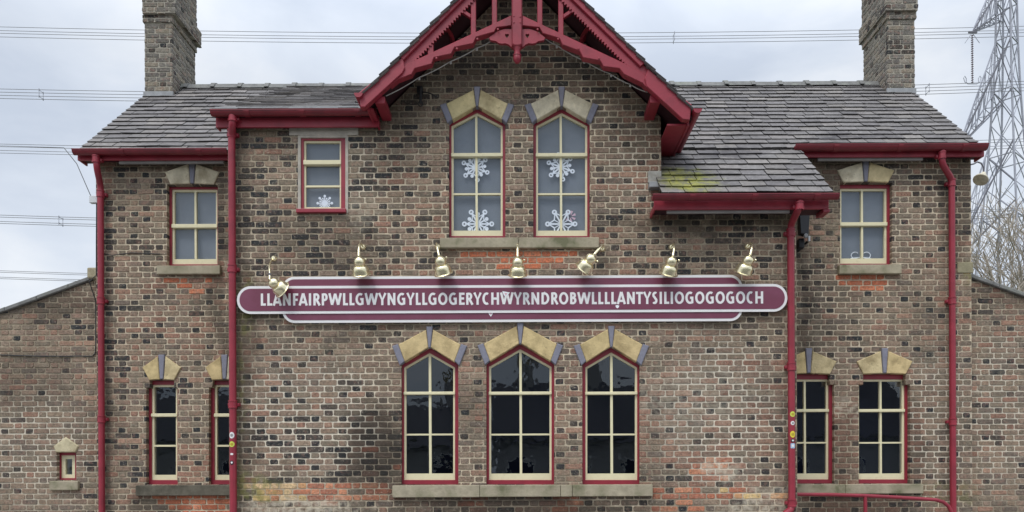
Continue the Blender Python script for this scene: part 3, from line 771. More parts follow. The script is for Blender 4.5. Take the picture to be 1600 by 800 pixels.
slab(mb, RXL + .03, XL + .9, EAVE_D + .12, roof_z(EAVE_D + .12) - .01, RIDGE_D, RIDGE_Z - .01, .09, PLA)
# right side with the catslide over the bay
CS_D = 8.95; CXL, CXR = 1.665, W(1299, 303, CS_D)[0]
Lcat = (EAVE_D - CS_D) / UP.y
nrow = round(Lcat / .17); g = Lcat / nrow
O2 = Vector((CXL, EAVE_D, EAVE_Z)) - UP * (nrow * g + .035)
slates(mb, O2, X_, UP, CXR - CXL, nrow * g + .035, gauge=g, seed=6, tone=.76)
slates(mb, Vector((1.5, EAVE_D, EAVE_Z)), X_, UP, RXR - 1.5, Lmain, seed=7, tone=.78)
slab(mb, CXL + .06, CXR - .03, 9.08, roof_z(9.08) - .01, EAVE_D + .12, roof_z(EAVE_D + .12) - .01, .07, PLA)
slab(mb, 0.6, RXR - .03, EAVE_D + .12, roof_z(EAVE_D + .12) - .01, RIDGE_D, RIDGE_Z - .01, .09, PLA)
slab(mb, RXL + .03, RXR - .03, BACK_D + .15, roof_z(2*RIDGE_D - BACK_D - .15), RIDGE_D, RIDGE_Z, .09, HROOF)
roof = mb.build('roof', bld)
# left half of the bay: a flatter pitch from a higher eave
BL_D, BL_Z = 9.13, EYE + 4.455; bs = (RIDGE_Z - BL_Z) / (RIDGE_D - BL_D); BLX = W(333, 172, BL_D)[0]
UB = Vector((0, 1, bs)).normalized()
mb = MB()
slates(mb, Vector((BLX, BL_D, BL_Z)), X_, UB, X0 - .5 - BLX, (RIDGE_D - BL_D) / UB.y, seed=21, gauge=.24, wid=.3, tone=1.0, butt_shade=.8, keep=lambda u, v: BLX + u < gxl + .02 or v > .45)
slab(mb, BLX + .02, gxl - .02, BL_D + .02, BL_Z - .012, RIDGE_D, RIDGE_Z - .012, .06, PLA)
slab(mb, gxl - .019, X0 - .5, DB + .35, BL_Z + bs * (DB + .35 - BL_D) - .012, RIDGE_D, RIDGE_Z - .012, .06, PLA)
mb.build('roof', bld)
# ridge tiles
mb = MB(); x = RXL + .1
while x < RXR - .1:
    if True:
        ln = .44; zz = RIDGE_Z + random.uniform(.0, .012)
        pr = [(RIDGE_D - .13, zz - .07), (RIDGE_D - .07, zz + .02), (RIDGE_D, zz + .055), (RIDGE_D + .07, zz + .02), (RIDGE_D + .13, zz - .07), (RIDGE_D, zz - .02)]
        mb.extr(pr, x, min(x + ln - .008, RXR - .05), RT)
        pr2 = [(d + (d - RIDGE_D) * .12, z + .012) for d, z in pr[:5]] + [(RIDGE_D, zz)]
        mb.extr(pr2, x - .035, x + .035, RT)
    x += ln
mb.build('ridge_tiles', roof)

# gable roof, 45 degrees, running back to the main ridge
gb = MB(); GD0 = 8.74; APR = APEX - .035
xe_r, xe_l = W(1084, 168, GD0)[0], W(566, 146, GD0)[0]
for sg, xe, sd in ((1, xe_r, 31), (-1, xe_l, 32)):
    Lg = abs(xe - X0) * math.sqrt(2)
    Vg = Vector((-sg, 0, 1)).normalized()
    O = Vector((xe, GD0, APR - abs(xe - X0)))
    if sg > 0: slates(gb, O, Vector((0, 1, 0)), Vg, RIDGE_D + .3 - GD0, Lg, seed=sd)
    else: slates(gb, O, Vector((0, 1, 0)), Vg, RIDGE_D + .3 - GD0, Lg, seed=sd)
    q = [(X0, APR - .012), (xe, APR - abs(xe - X0) - .012), (xe, APR - abs(xe - X0) - .06), (X0, APR - .06)]
    gb.extr(q, GD0 + .10, RIDGE_D + .2, TIMB, axis='y')
groof = gb.build('gable_roof', bld)
mb = MB(); y = GD0 - .02
while y < RIDGE_D:
    mb.extr([(X0 - .12, APEX - .08), (X0, APEX - .02), (X0 + .12, APEX - .08), (X0 + .06, APEX + .03), (X0, APEX + .06), (X0 - .06, APEX + .03)], y, y + .432, RT, axis='y'); y += .44
mb.build('ridge_tiles', groof)

# --- chimneys
def chimney(xf0, xf1, cap0, cap1, seed):
    D0 = 11.74
    x0, x1 = W(xf0, 120, D0)[0], W(xf1, 120, D0)[0]
    c0, c1 = W(cap0, 10, D0 - .05)[0], W(cap1, 10, D0 - .05)[0]
    D1 = D0 + .84; zt = EYE + 7.05; zb = RIDGE_Z - 1.1
    z1 = W(800, 31, D0)[1]; z2 = W(800, 20, D0)[1]
    z1 -= .02; z2 -= .02
    mb = MB()
    kw = dict(dark_p=.12, depth=.05, stones=SOOT, reds=False)
    def shaft(a, b, d0, d1, za, zb_, sd, tn):
        mb.box(a + .006, b - .006, d0 + .006, d1 - .006, za, zb_, MO2)
        brick_wall(mb, front(d0), a, b, za, zb_, [], seed=sd, tint=tn, **kw)
        brick_wall(mb, sideL(a), d0 + .052, d1, za, zb_, [], seed=sd + 1, tint=tn * .95, **kw)
        brick_wall(mb, sideR(b), d0 + .052, d1, za, zb_, [], seed=sd + 2, tint=tn * .95, **kw)
    shaft(x0, x1, D0, D1, zb, z1, seed, .92)
    shaft(x0 - .02, x1 + .02, D0 - .022, D1 + .022, z1, z2, seed + 5, .8)
    shaft(c0, c1, D0 - .06, D1 + .06, z2, z2 + .26, seed + 9, .95)
    shaft(x0 - .02, x1 + .02, D0 - .02, D1 + .02, z2 + .26, zt + EYE, seed + 12, .95)
    ch = mb.build('chimney', bld)
    fl = MB(); fl.extr([(D0 - .012, RIDGE_Z + SLOPE * (D0 - RIDGE_D) + .0), (D0 - .012, RIDGE_Z + SLOPE * (D0 - RIDGE_D) + .10), (D0 + .02, RIDGE_Z + SLOPE * (D0 - RIDGE_D) + .11), (D0 + .02, RIDGE_Z + SLOPE * (D0 - RIDGE_D))], x0 - .012, x1 + .012, LEAD)
    fl.build('flashing', ch)
    for yy in (D0 + .2, D0 + .62):
        MB().lathe([(.0, 0), (.13, 0), (.12, .05), (.11, .4), (.135, .42), (.135, .48), (.1, .48), (.09, .2)], POT, Matrix.Translation(((x0 + x1) / 2, yy, zt + EYE))).build('chimney_pot', ch)
MO2 = mat('sooty_mortar', base=C(140, 135, 124, 1.3), rough=.95, mottle=.4, mscale=9, bump=.5)
chimney(225.5, 269, 222, 274, 60)
chimney(1386.8, 1430, 1384, 1434.5, 80)

# --- gutters, fascias, soffits
def eave(xg0, xg1, yg0, yg1, Dg, xf0, xf1, yf1, Df, Dwall, name='eave', soffit=None, joints=2):
    """gutter from pixel xg0 to xg1 between rows yg0 and yg1, fascia down to row yf1, all at real depth"""
    gx0, gx1 = W(xg0, yg0, Dg)[0], W(xg1, yg0, Dg)[0]; xm = (xg0 + xg1) / 2
    zt, zb = W(xm, yg0, Dg)[1], W(xm, yg1, Dg)[1]
    r = (zt - zb) * .74; cy, cz = Dg + r * .9, zt - .006
    mb = MB(); prof = []
    for i in range(13):
        a = math.pi + math.pi * i / 12; prof.append((cy + r * math.cos(a), cz + r * math.sin(a)))
    prof += [(cy + r, cz + .012), (cy + r - .008, cz + .012)]
    for i in range(12, -1, -1):
        a = math.pi + math.pi * i / 12; prof.append((cy + (r - .007) * math.cos(a), cz + (r - .007) * math.sin(a)))
    prof += [(cy - r + .007, cz + .012), (cy - r - .006, cz + .012), (cy - r - .006, cz - .002)]
    mb.extr(prof, gx0, gx1, GUT, smooth=False)
    for s_ in (gx0, gx1 - .006):
        mb.extr([(cy + (r - .003) * math.cos(math.pi + math.pi * i / 12), cz + (r - .003) * math.sin(math.pi + math.pi * i / 12)) for i in range(13)], s_ + .001, s_ + .006, GUT)
    for j in range(joints):
        xx = gx0 + (gx1 - gx0) * (j + .6) / joints
        pr = [(cy + (r + .007) * math.cos(math.pi + math.pi * i / 12), cz + (r + .007) * math.sin(math.pi + math.pi * i / 12)) for i in range(13)]
        mb.extr(pr, xx, xx + .07, GUT)
    mb.build('gutter', bld)
    fx0, fx1 = W(xf0, yf1, Df)[0], W(xf1, yf1, Df)[0]; zf = W((xf0 + xf1) / 2, yf1, Df)[1]
    fm = MB().bbox(fx0, fx1, Df, Df + .03, zf, zt - .01, RED, .004)
    fm.box(fx0 + .004, fx1 - .004, Df + .031, Dwall + .05, zf + .05, zf + .065, TIMB)
    for s_ in (fx0, fx1 - .025):
        fm.box(s_ + .003, s_ + .022, Df + .031, Dwall + .02, zf + .002, zt - .06, RED)
    f = fm.build('fascia', bld)
    if soffit:
        MB().bbox(W(soffit[0], yf1, Df)[0], W(soffit[1], yf1, Df)[0], Df + .04, Df + .075, zf - .03, zf + .012, BATT, .004).build('soffit_batten', f)
    return cy, zt, zb
E1 = eave(112, 354, 232.5, 241, 9.90, 121, 356, 250, 10.02, DW, soffit=(183, 347))
E2 = eave(328, 588, 171, 180, 9.07, 337, 592, 198.5, 9.20, DB, joints=3)
MB().bbox(BLX + .02, W(575, 171, 9.13)[0], BL_D - .01, BL_D + .12, BL_Z + .02, BL_Z + .05, LEAD, .006).build('flashing', bld)
E3 = eave(1020, 1312, 303, 312, 8.82, 1022, 1295, 327, 8.98, DB, soffit=(1043, 1236), joints=3)
E4 = eave(1243, 1545, 225, 235, 9.90, 1254, 1538, 245, 10.02, DW, soffit=(1280, 1445), joints=3)
MB().bbox(W(1287, 327, 8.98)[0], W(1297, 327, 8.98)[0], 8.985, 9.2, W(1293, 331, 8.98)[1], W(1293, 326, 8.98)[1], RED, .006).build('fascia_block', bld)
MB().bbox(W(452, 207, DB)[0], W(560, 207, DB)[0], DB - .012, DB + .05, W(500, 211.6, DB)[1], W(500, 198, DB)[1], CEM, .006).build('cement_band', bld)
# stone and lead where the catslide meets the gable
MB().bbox(W(1012, 285, DB)[0], W(1033, 285, DB)[0], DB - .03, DB + .1, W(1022, 287, DB)[1], W(1022, 268, DB)[1], SND, .01, C(150, 148, 142, 1.2)).build('kneeler_stone', bld)
MB().bbox(W(1014, 290, DB - .06)[0], W(1040, 290, DB - .06)[0], DB - .1, DB + .02, W(1025, 297, DB)[1], W(1025, 288, DB)[1], LEAD, .008).build('flashing', bld)
DG = 8.80
# gutters along the eaves of the gable, running back
for sg, xe in ((1, xe_r), (-1, xe_l)):
    r = .052; cx = xe + sg * .045; cz = APEX - abs(xe - X0) - .015; pr = []
    for i in range(11):
        a = math.pi + math.pi * i / 10; pr.append((cx + r * math.cos(a), cz + r * math.sin(a)))
    for i in range(10, -1, -1):
        a = math.pi + math.pi * i / 10; pr.append((cx + (r - .007) * math.cos(a), cz + (r - .007) * math.sin(a)))
    g_ = MB().extr(pr, GD0 - .01, 10.25 if sg > 0 else 9.3, RED, axis='y')
    g_.extr(pr[:11], GD0 - .012, GD0 - .005, RED, axis='y')
    g_.build('gutter', bld)
    fx = xe - sg * .02
    MB().bbox(min(fx, fx - sg * .03), max(fx, fx - sg * .03), DG + .09, 10.2 if sg > 0 else 9.28, cz - .13, cz + .0, RED, .004).build('fascia', bld)
    # boarded soffit under the overhang, from the fascia back to the wall
    xw = GR_ if sg > 0 else gxl
    MB().box(min(fx - sg*.03, xw), max(fx - sg*.03, xw), DG + .1, 10.2 if sg > 0 else 9.28, cz - .12, cz - .10, RED).build('soffit', bld)

# --- carved gable woodwork
DG = 8.80
gt = MB()
def wood(name, pts, d0=DG, d1=DG + .05, bev=.006, par=bld, holes_=None):
    if holes_: return MB().shape(WL(pts, DG), [WL(h, DG) for h in holes_], d0, d1, RED).build(name, par)
    return MB().prism(WL(pts, DG), d0, d1, RED, bev=bev).build(name, par)
def lerp(a, b, t): return (a[0] + (b[0] - a[0]) * t, a[1] + (b[1] - a[1]) * t)
CXP = 808.0
A = (CXP - .6, -95)                                       # apex of the outer edge
for sg, low, tail_x, endp in ((-1, (590, 124), 565, None), (1, (1008, 105), 1078, None)):
    # upper barge board with a saw-tooth lower edge
    hx = 1 if sg > 0 else -1
    off = 27
    lo = low
    n = 44; teeth = []
    a0 = (A[0], -70); a1 = (640, 104) if sg < 0 else (979, 102)
    for i in range(n + 1):
        p = lerp(a1, a0, i / n); teeth.append((p[0], p[1] + 3.2)); teeth.append((p[0] + (.5) * hx, p[1] - 2.0))
    pts = [(A[0], A[1] + 3)] + ([(615, 96), (610, 112), (626, 116)] if sg < 0 else [(1015, 111), (1018, 122), (1000, 118)]) + teeth
    wood('barge_board', pts, DG, DG + .035, 0)
    # moulding along its outer edge
    wood('barge_moulding', [(A[0], A[1] + (4 if sg < 0 else 0))] + ([(624, 90), (631, 96)] if sg < 0 else [(1008, 100), (1000, 106)]) + [(A[0], A[1] + 12)], DG - .035, DG - .002, .006)
    # lower tail of the barge board
    if sg < 0: t = [(630, 91), (562, 146), (564, 169), (571, 169), (629, 116), (633, 108)]
    else: t = [(1012, 109), (1080, 165), (1077, 189), (1066, 188), (1010, 137), (1007, 124)]
    wood('barge_tail', t, DG - .03, DG + .05, .007)
    # tie beam under it, notched
    if sg < 0: up, dn = [(799, 24), (722, 60), (640, 98), (626, 107)], [(610, 134), (622, 124), (643, 116), (648, 107), (674, 100), (678, 90), (705, 84), (710, 74), (739, 68), (744, 58), (772, 50), (776, 43), (799, 40)]
    else: up, dn = [(816, 24), (893, 60), (978, 100), (1008, 116)], [(1011, 138), (1004, 130), (975, 116), (968, 107), (943, 104), (938, 95), (911, 90), (906, 80), (879, 70), (874, 60), (848, 52), (843, 43), (816, 40)]
    wood('tie_beam', up + dn, DG - .005, DG + .09, .006)
    # bracket with a cut heart
    X = lambda q: CXP + sg * q
    hp = [(16, 52), (14.2, 51), (12.8, 52.4), (13.4, 54.6), (16, 58), (18.6, 54.6), (19.2, 52.4), (17.8, 51)]
    br = [(7, 44), (20, 43.5), (32, 48), (44, 57), (42, 61), (33, 62.5), (29, 65.5), (24, 66.5), (18, 66), (13, 68), (9.5, 71.5), (7, 72)]
    MB().shape(WL([(X(a), b) for a, b in br], DG), [WL([(X(a), b) for a, b in hp], DG)], DG + .02, DG + .06, RED).build('heart_bracket', bld)
    # struts
    for q0, q1, yt, yb in ((31.5, 39.5, -40, 41), (64.5, 72.5, -8, 57)):
        wood('strut', [(X(q0), yt), (X(q1), yt), (X(q1), yb), (X(q0), yb - 4)], DG + .015, DG + .065)
    wood('brace', [(X(72), 21), (X(85), 12), (X(89), 16), (X(73), 27)], DG + .015, DG + .055)
    if sg < 0: wood('strut', [(668, 60), (677, 56), (677, 87), (668, 91)], DG + .015, DG + .055)
    # curved brace from the wall out to the barge board
    cur = []
    for i in range(9):
        t_ = i / 8; a = math.pi / 2 * t_
        cur.append((P(X(118 - 16 * math.sin(a)), 38 + 30 * (1 - math.cos(a)), DG + .04 + .46 * (1 - math.cos(a)))))
    cur = [Vector((p.x, DG + .05 + .45 * (i / 8) ** 1.5, p.z)) for i, p in enumerate(cur)]
    cb = MB(); pr_w = .085
    vs = []; fs = []
    for p in cur:
        nx = Vector((sg * .6, 0, .8))
        for du, dv in ((-1, -1), (1, -1), (1, 1), (-1, 1)):
            vs.append(p + nx * (du * .045) + Vector((0, .05, .02)) * dv + Vector((sg * .8, 0, -.6)) * (dv * .02))
    for i in range(8):
        for k in range(4): fs.append((i*4 + k, i*4 + (k+1) % 4, (i+1)*4 + (k+1) % 4, (i+1)*4 + k))
    fs += [(3,2,1,0), (32,33,34,35)]
    cb.add(vs, fs, RED); cb.build('curved_brace', bld)
    # purlin end block
    bx = (586, 601, 150, 160) if sg < 0 else (1016, 1032, 148, 159)
    (xa, za), (xb, zb) = W(bx[0], bx[3], DG + .05), W(bx[1], bx[2], DG + .05)
    MB().bbox(xa, xb, DG + .055, DB + .02, za - .01, zb, RED, .008).build('purlin_end', bld)
# king post with its turned drop
kp = MB()
kp.prism(WL([(799.5, -95), (816, -95), (816, 71), (812, 74), (803.5, 74), (799.5, 71)], DG), DG - .035, DG + .08, RED, bev=.014)
p = P(808, 74, DG)
sc_ = m(1, DG)
kp.lathe([(0, -23.5*sc_), (3*sc_, -23*sc_), (5.4*sc_, -20*sc_), (6.3*sc_, -16*sc_), (5.8*sc_, -12.5*sc_), (6.6*sc_, -12*sc_), (6.6*sc_, -10.5*sc_), (5*sc_, -9.5*sc_), (4.6*sc_, -4*sc_), (6.4*sc_, 0), (6.4*sc_, .02)], RED, Matrix.Translation((p.x, DG + .022, p.z)), 18)
kpo = kp.build('king_post', bld)
def bolt(x, y, d, r):
    MB().lathe([(0, r * .6), (r * .8, r * .5), (r, 0)], RED, Matrix.Translation(P(x, y, d)) @ Matrix.Rotation(R(90), 4, 'X'), 8).build('bolt', bld)
for x, y in ((803, 25), (813, 26), (803, 35), (813, 35)): bolt(x, y, DG - .036, .011)
for sg in (-1, 1):
    for q, y in ((31, 46), (63, 61), (95, 76), (127, 91)): bolt(808 + sg * q + 1, y, DG - .006, .014)

# --- downpipes
def collar(par, p, r=.05, lug=True):
    mb = MB().lathe([(r*.9, -.05), (r*1.12, -.048), (r*1.12, -.03), (r*1.02, -.026), (r*1.02, .03), (r*1.14, .034), (r*1.14, .05), (r*.9, .052)], RED, Matrix.Translation(p), 16)
    if lug: mb.bbox(p.x - r*1.5, p.x + r*1.5, p.y + r*.3, p.y + r*1.6, p.z - .022, p.z + .022, RED, .008)
    mb.build('collar', par)
def downpipe(pts, rad, collars, name='downpipe', shoe=None):
    mb = MB(); sm = []
    for i, p in enumerate(pts): sm.append(Vector(p))
    # round the bends
    out_ = [sm[0]]
    for a, b, c_ in zip(sm, sm[1:], sm[2:]):
        d1 = min(.07, (b - a).length * .4); d2 = min(.07, (c_ - b).length * .4)
        s0 = b + (a - b).normalized() * d1; s1 = b + (c_ - b).normalized() * d2
        for t in (0, .25, .5, .75, 1): out_.append((s0 * (1-t) + b * t) * (1-t) + (b * (1-t) + s1 * t) * t)
    out_.append(sm[-1])
    mb.tube(out_, rad, RED, 14)
    o = mb.build(name, bld)
    for c_ in collars: collar(o, Vector(c_), rad * 1.12)
    return o
def vert(px0, py0, D, py1):
    a = P(px0, py0, D); return a
DP1 = DW - .075
a = P(150, 241, 9.97); b = P(151, 262, 9.97); c_ = P(157, 290, DP1); f0 = Vector((c_.x, DP1, .15)); f1 = Vector((c_.x, DP1 - .14, .04))
downpipe([a, b, c_, f0, f1], .041, [(a.x, a.y, a.z - .07), (c_.x, DP1, W(157, 303, DP1)[1]), (c_.x, DP1, W(157, 470, DP1)[1]), (c_.x, DP1, W(157, 655, DP1)[1])])
a = P(1472, 235, 9.97); b = P(1472, 256, 9.97); c_ = P(1487, 280, DP1); f0 = Vector((c_.x, DP1, .15)); f1 = Vector((c_.x, DP1 - .14, .04))
downpipe([a, b, c_, f0, f1], .041, [(a.x, a.y, a.z - .07), (c_.x, DP1, W(1487, 286, DP1)[1]), (c_.x, DP1, W(1488, 470, DP1)[1]), (c_.x, DP1, W(1491, 659, DP1)[1])])
DP2 = DB - .07
a = P(363.5, 179, 9.13); b = P(363, 196, 9.13); c_ = P(362, 212, DP2); f0 = Vector((c_.x, DP2, .15)); f1 = Vector((c_.x - .0, DP2 - .14, .04))
downpipe([a, b, c_, f0, f1], .043, [(a.x, a.y, a.z - .04), (c_.x, DP2, W(362, 209, DP2)[1]), (c_.x, DP2, W(362, 420, DP2)[1]), (c_.x, DP2, W(362, 632, DP2)[1])])
LP = c_.x
a = P(1249, 313, 8.9); b = P(1248, 326, 8.9); c_ = P(1235.5, 352, DP2); f0 = Vector((c_.x, DP2, W(1238, 796, DP2)[1])); f1 = Vector((c_.x - .12, DP2 - .06, W(1225, 803, DP2)[1])); f2 = Vector((c_.x - .14, DP2 - .08, .05))
downpipe([a, b, c_, f0, f1, f2], .043, [(a.x, a.y, a.z - .07), (c_.x, DP2, W(1235.5, 364, DP2)[1]), (c_.x, DP2, W(1236, 573, DP2)[1]), (c_.x, DP2, W(1237, 786, DP2)[1])])
RP = c_.x

# ------------------------------------------------------------------ the long name sign
DS = DB - 0.055
sg_ = empty('station_sign', (W(800, 467, DS)[0], DS, W(800, 467, DS)[1]), 'long maroon station nameboard with white lettering across the front wall', 'sign')
def rrect(x0, x1, z0, z1, r, n=10):
    pts = []
    for cx, cz, a0 in ((x1 - r, z0 + r, -90), (x1 - r, z1 - r, 0), (x0 + r, z1 - r, 90), (x0 + r, z0 + r, 180)):
        for i in range(n + 1):
            a = R(a0 + 90 * i / n); pts.append((cx + r * math.cos(a), cz + r * math.sin(a)))
    return pts
zc = W(800, 467, DS)[1]; s1 = m(1, DS)
xa, xb = W(371, 465.5, DS)[0], W(1229.5, 465.5, DS)[0]
ba, bb_ = W(441, 467, DS)[0], W(1160, 467, DS)[0]
hB, hA = 36 * s1, 21.6 * s1; bw = 4.1 * s1
B = rrect(ba, bb_, zc - hB, zc + hB, 19 * s1); A_ = rrect(xa, xb, zc - hA - .5*s1, zc + hA - .5*s1, hA - .001, 16)
MB().prism(B, DS, DS + .03, WHT).build('border', sg_)
MB().prism(inset(B, bw), DS - .004, DS, MAR).build('panel', sg_)
MB().prism(A_, DS - .016, DS - .0045, WHT).build('border', sg_)
MB().prism(inset(A_, bw), DS - .020, DS - .0165, MAR).build('panel', sg_)
sm = MB()
for x in (587, 951):
    xx = W(x, 467, DS)[0]; sm.box(xx - .002, xx + .002, DS - .0212, DS - .019, zc - hA + bw, zc + hA - bw - s1, MAR)
    sm.box(xx - .0015, xx + .0015, DS - .0052, DS - .0035, zc - hB + bw, zc - hA - 2*s1, MAR); sm.box(xx - .0015, xx + .0015, DS - .0052, DS - .0035, zc + hA + 2*s1, zc + hB - bw, MAR)
sm.build('panel_seam', sg_)
NAME = 'LLANFAIRPWLLGWYNGYLLGOGERYCHWYRNDROBWLLLLANTYSILIOGOGOGOCH'
ADV = dict(L=.53, A=.74, N=.82, F=.55, I=.37, R=.68, P=.64, W=1.09, G=.80, Y=.68, E=.58, O=.86, C=.68, H=.82, D=.79, B=.68, T=.58, S=.58)
SW = .19          # stroke, in cap heights
def arc(cx, cy, rx, ry, a0, a1, n=16): return [(cx + rx * math.cos(R(a0 + (a1 - a0) * i / n)), cy + ry * math.sin(R(a0 + (a1 - a0) * i / n))) for i in range(n + 1)]
def glyph(ch):
    """strokes (centre lines) in a box one cap height tall; returns polylines"""
    w = ADV[ch]; h = SW / 2; l = .09 + h; r = w - .09 - h; b, t = h, 1 - h; mid = .5
    if ch == 'L': return [[(l, 1), (l, b), (w - .03, b)]]
    if ch == 'I': return [[(w/2, 0), (w/2, 1)]]
    if ch == 'A': return [[(.0 + h*.9, 0), (w/2 - .012, 1)], [(w - h*.9, 0), (w/2 + .012, 1)], [(w*.24, .27), (w*.76, .27)]]
    if ch == 'N': return [[(l, 0), (l, 1)], [(r, 0), (r, 1)], [(l + .01, .93), (r - .01, .07)]]
    if ch == 'H': return [[(l, 0), (l, 1)], [(r, 0), (r, 1)], [(l, .5), (r, .5)]]
    if ch == 'F': return [[(l, 0), (l, t), (w - .03, t)], [(l, .47), (w - .08, .47)]]
    if ch == 'E': return [[(w - .04, t), (l, t), (l, b), (w - .03, b)], [(l, .52), (w - .08, .52)]]
    if ch == 'T': return [[(.01, t), (w - .01, t)], [(w/2, 0), (w/2, t)]]
    if ch == 'Y': return [[(.08, 1), (w/2, .42), (w - .08, 1)], [(w/2, 0), (w/2, .48)]]
    if ch == 'W': return [[(.08, 1), (w*.27, .04)], [(w*.27, .04), (w*.5, .96)], [(w*.5, .96), (w*.73, .04)], [(w*.73, .04), (w - .08, 1)]]
    if ch == 'O': return [arc(w/2, .5, w/2 - .05 - h, .51 - h, 0, 360, 32)]
    if ch == 'C': return [arc(w*.58, .5, w*.58 - .05 - h, .51 - h, 62, 298, 24)]
    if ch == 'G': return [arc(w*.54, .5, w*.54 - .05 - h, .51 - h, 58, 283, 24) + [(r, .13), (r, .5), (w*.55, .5)]]
    if ch == 'D': return [[(l, .02), (l, .98)], [(l, t), (w*.42, t)] + arc(w*.42, .5, r + .03 - w*.42, .5 - h, 90, -90, 20) + [(l, b)]]
    if ch == 'P': return [[(l, 0), (l, .98)], [(l, t), (w*.5, t)] + arc(w*.52, .675, r + .03 - w*.52, .325 - h, 88, -88, 14) + [(l, .43)]]
    if ch == 'R': return [[(l, 0), (l, .98)], [(l, t), (w*.48, t)] + arc(w*.50, .695, r - w*.50, .305 - h, 88, -88, 14) + [(l, .475)], [(w*.52, .46), (w - .07, 0)]]
    if ch == 'B': return [[(l, .02), (l, .98)], [(l, t), (w*.46, t)] + arc(w*.48, .73, r - .02 - w*.48, .27 - h, 88, -88, 12) + [(l, .53)], [(w*.46, .53)] + arc(w*.48, .31, r + .02 - w*.48, .31 - h, 88, -88, 12) + [(l, b)]]
    if ch == 'S': return [arc(w*.52, .735, w*.5 - .06 - h, .275 - h, 48, 250, 14) + arc(w*.46, .275, w*.5 - .06 - h, .285 - h, 70, -140, 14)]
def ribbon(mb, pts, wd, f, y, mt):
    n = len(pts); V2 = [Vector(p) for p in pts]; closed = (V2[0] - V2[-1]).length < 1e-4; vs = []
    for i in range(n):
        d0 = (V2[i] - V2[i-1]) if i else ((V2[0] - V2[-2]) if closed else V2[1] - V2[0])
        d1 = (V2[i+1] - V2[i]) if i < n - 1 else ((V2[1] - V2[0]) if closed else V2[-1] - V2[-2])
        d0 = d0.normalized(); d1 = d1.normalized(); n0 = Vector((-d0.y, d0.x)); n1_ = Vector((-d1.y, d1.x))
        bs_ = n0 + n1_; bs_ = bs_ / max(.5, bs_.dot(n0)) if bs_.length > 1e-6 else n0
        for sgn in (1, -1):
            q = V2[i] + bs_ * (wd / 2 * sgn); x, z = f(q.x, q.y); vs.append((x, y, z))
    mb.add(vs, [(2*i, 2*i + 1, 2*i + 3, 2*i + 2) for i in range(n - 1)], mt)
tx0, tx1 = W(408.5, 466, DS)[0], W(1191.5, 464, DS)[0]; cap = 19.0 * s1; zmid = zc - .1 * s1
tot = sum(ADV[c] for c in NAME) - .09 - .09; kx = (tx1 - tx0) / tot; cur_x = -.09; lt = MB()
for ch in NAME:
    for i, st in enumerate(glyph(ch)):
        ribbon(lt, st, SW, lambda x, z, o=cur_x: (tx0 + (o + x) * kx, zmid - cap / 2 + z * cap), DS - .0232 - .0003 * i, WHT)
    cur_x += ADV[ch]
lt.build('lettering', sg_)
# fixings that carry the board off the wall
fx = MB()
for x in (470, 640, 810, 980, 1130): xx = W(x, 467, DS)[0]; fx.box(xx - .03, xx + .03, DS + .031, DB + .01, zc - .2, zc + .2, DKST)
fx.build('mounting_batten', sg_)
def sticker(pts, D, mt, label, loc_name='sticker', c2=None, inner=None):
    mb = MB(); mb.prism(WL(pts, D), D - .0015, D, mt)
    if inner: mb.prism(WL(inner, D), D - .0025, D - .0016, c2)
    return tag(mb.build(loc_name), label, 'sticker')
PINK = mat('pale_pink_vinyl', base=(.7, .45, .52), rough=.6)
sticker([(762, 488), (771, 488), (767, 495)], DS - .006, PAPER, 'small white triangle sticker on the lower band of the nameboard', c2=PINK, inner=[(764.5, 489), (769, 489), (767, 492.5)])
sticker([(785, 455), (797, 457), (790, 464), (787, 461)], DS - .0245, PAPER, 'small torn sticker across the letters of the nameboard above its middle', c2=PINK, inner=[(788, 457.5), (793, 458.5), (790, 462)])
sticker([(961.5, 477.5), (964.5, 476.5), (967.5, 477.5), (967, 480), (965, 482), (962.5, 480.5)], DS - .0205, PAPER, 'tiny round white sticker below the lettering of the nameboard')

# ------------------------------------------------------------------ brass lamps over the sign
def make_lamp(name):
    """origin at the rose on the wall; the lamp leans out and down in front of the sign"""
    r = empty(name, (0, 0, 0))
    MB().lathe([(0, .03), (.022, .028), (.035, .012), (.04, 0)], BRASS, Matrix.Rotation(R(90), 4, 'X'), 16).build('wall_rose', r)
    arm = [(0, -.01, 0), (0, -.06, .004), (0, -.12, .002), (0, -.18, -.01), (0, -.235, -.05), (0, -.27, -.12), (0, -.285, -.20)]
    MB().tube(arm, [.010, .010, .0105, .0115, .013, .015, .017], BRASS, 12).build('arm', r)
    M = Matrix.Translation((0, -.285, -.20)) @ Matrix.Rotation(R(30), 4, 'X') @ Matrix.Diagonal((1.12, 1.12, 1.12, 1))
    k = .00775
    capp = [(1.9, 1.5), (2.2, -.6), (4.2, -1.4), (6.3, -3.0), (7.7, -5.6), (8.2, -8.4), (7.7, -11.2), (6.4, -13.2), (5.2, -14)]
    MB().lathe([(a * k, b * k) for a, b in capp[::-1]], BRASS, M, 24).build('cap', r)
    bell = [(5.6, -12.2), (7.6, -12.6), (9.6, -14), (11.0, -16.6), (11.8, -19.8), (12.1, -23), (12.5, -24.4), (13.9, -25.2), (13.7, -25.9), (11.9, -24.6), (11.2, -20), (9, -14.6), (3, -13)]
    MB().lathe([(a * k, b * k) for a, b in bell[::-1]], BRASS, M, 28).build('shade', r)
    MB().lathe([(0, -20*k), (3*k, -19*k), (3.6*k, -16*k), (2*k, -13*k)], PAPER, M, 12).build('bulb', r)
    kn = M @ Matrix.Translation((9.5*k, -.01, -4*k))
    MB().lathe([(0, -.012), (.010, -.008), (.013, 0), (.009, .009), (0, .012)], BRASS, kn @ Matrix.Rotation(R(90), 4, 'Y'), 12).build('knob', r)
    return r
lamp0 = make_lamp('sign_lamp')
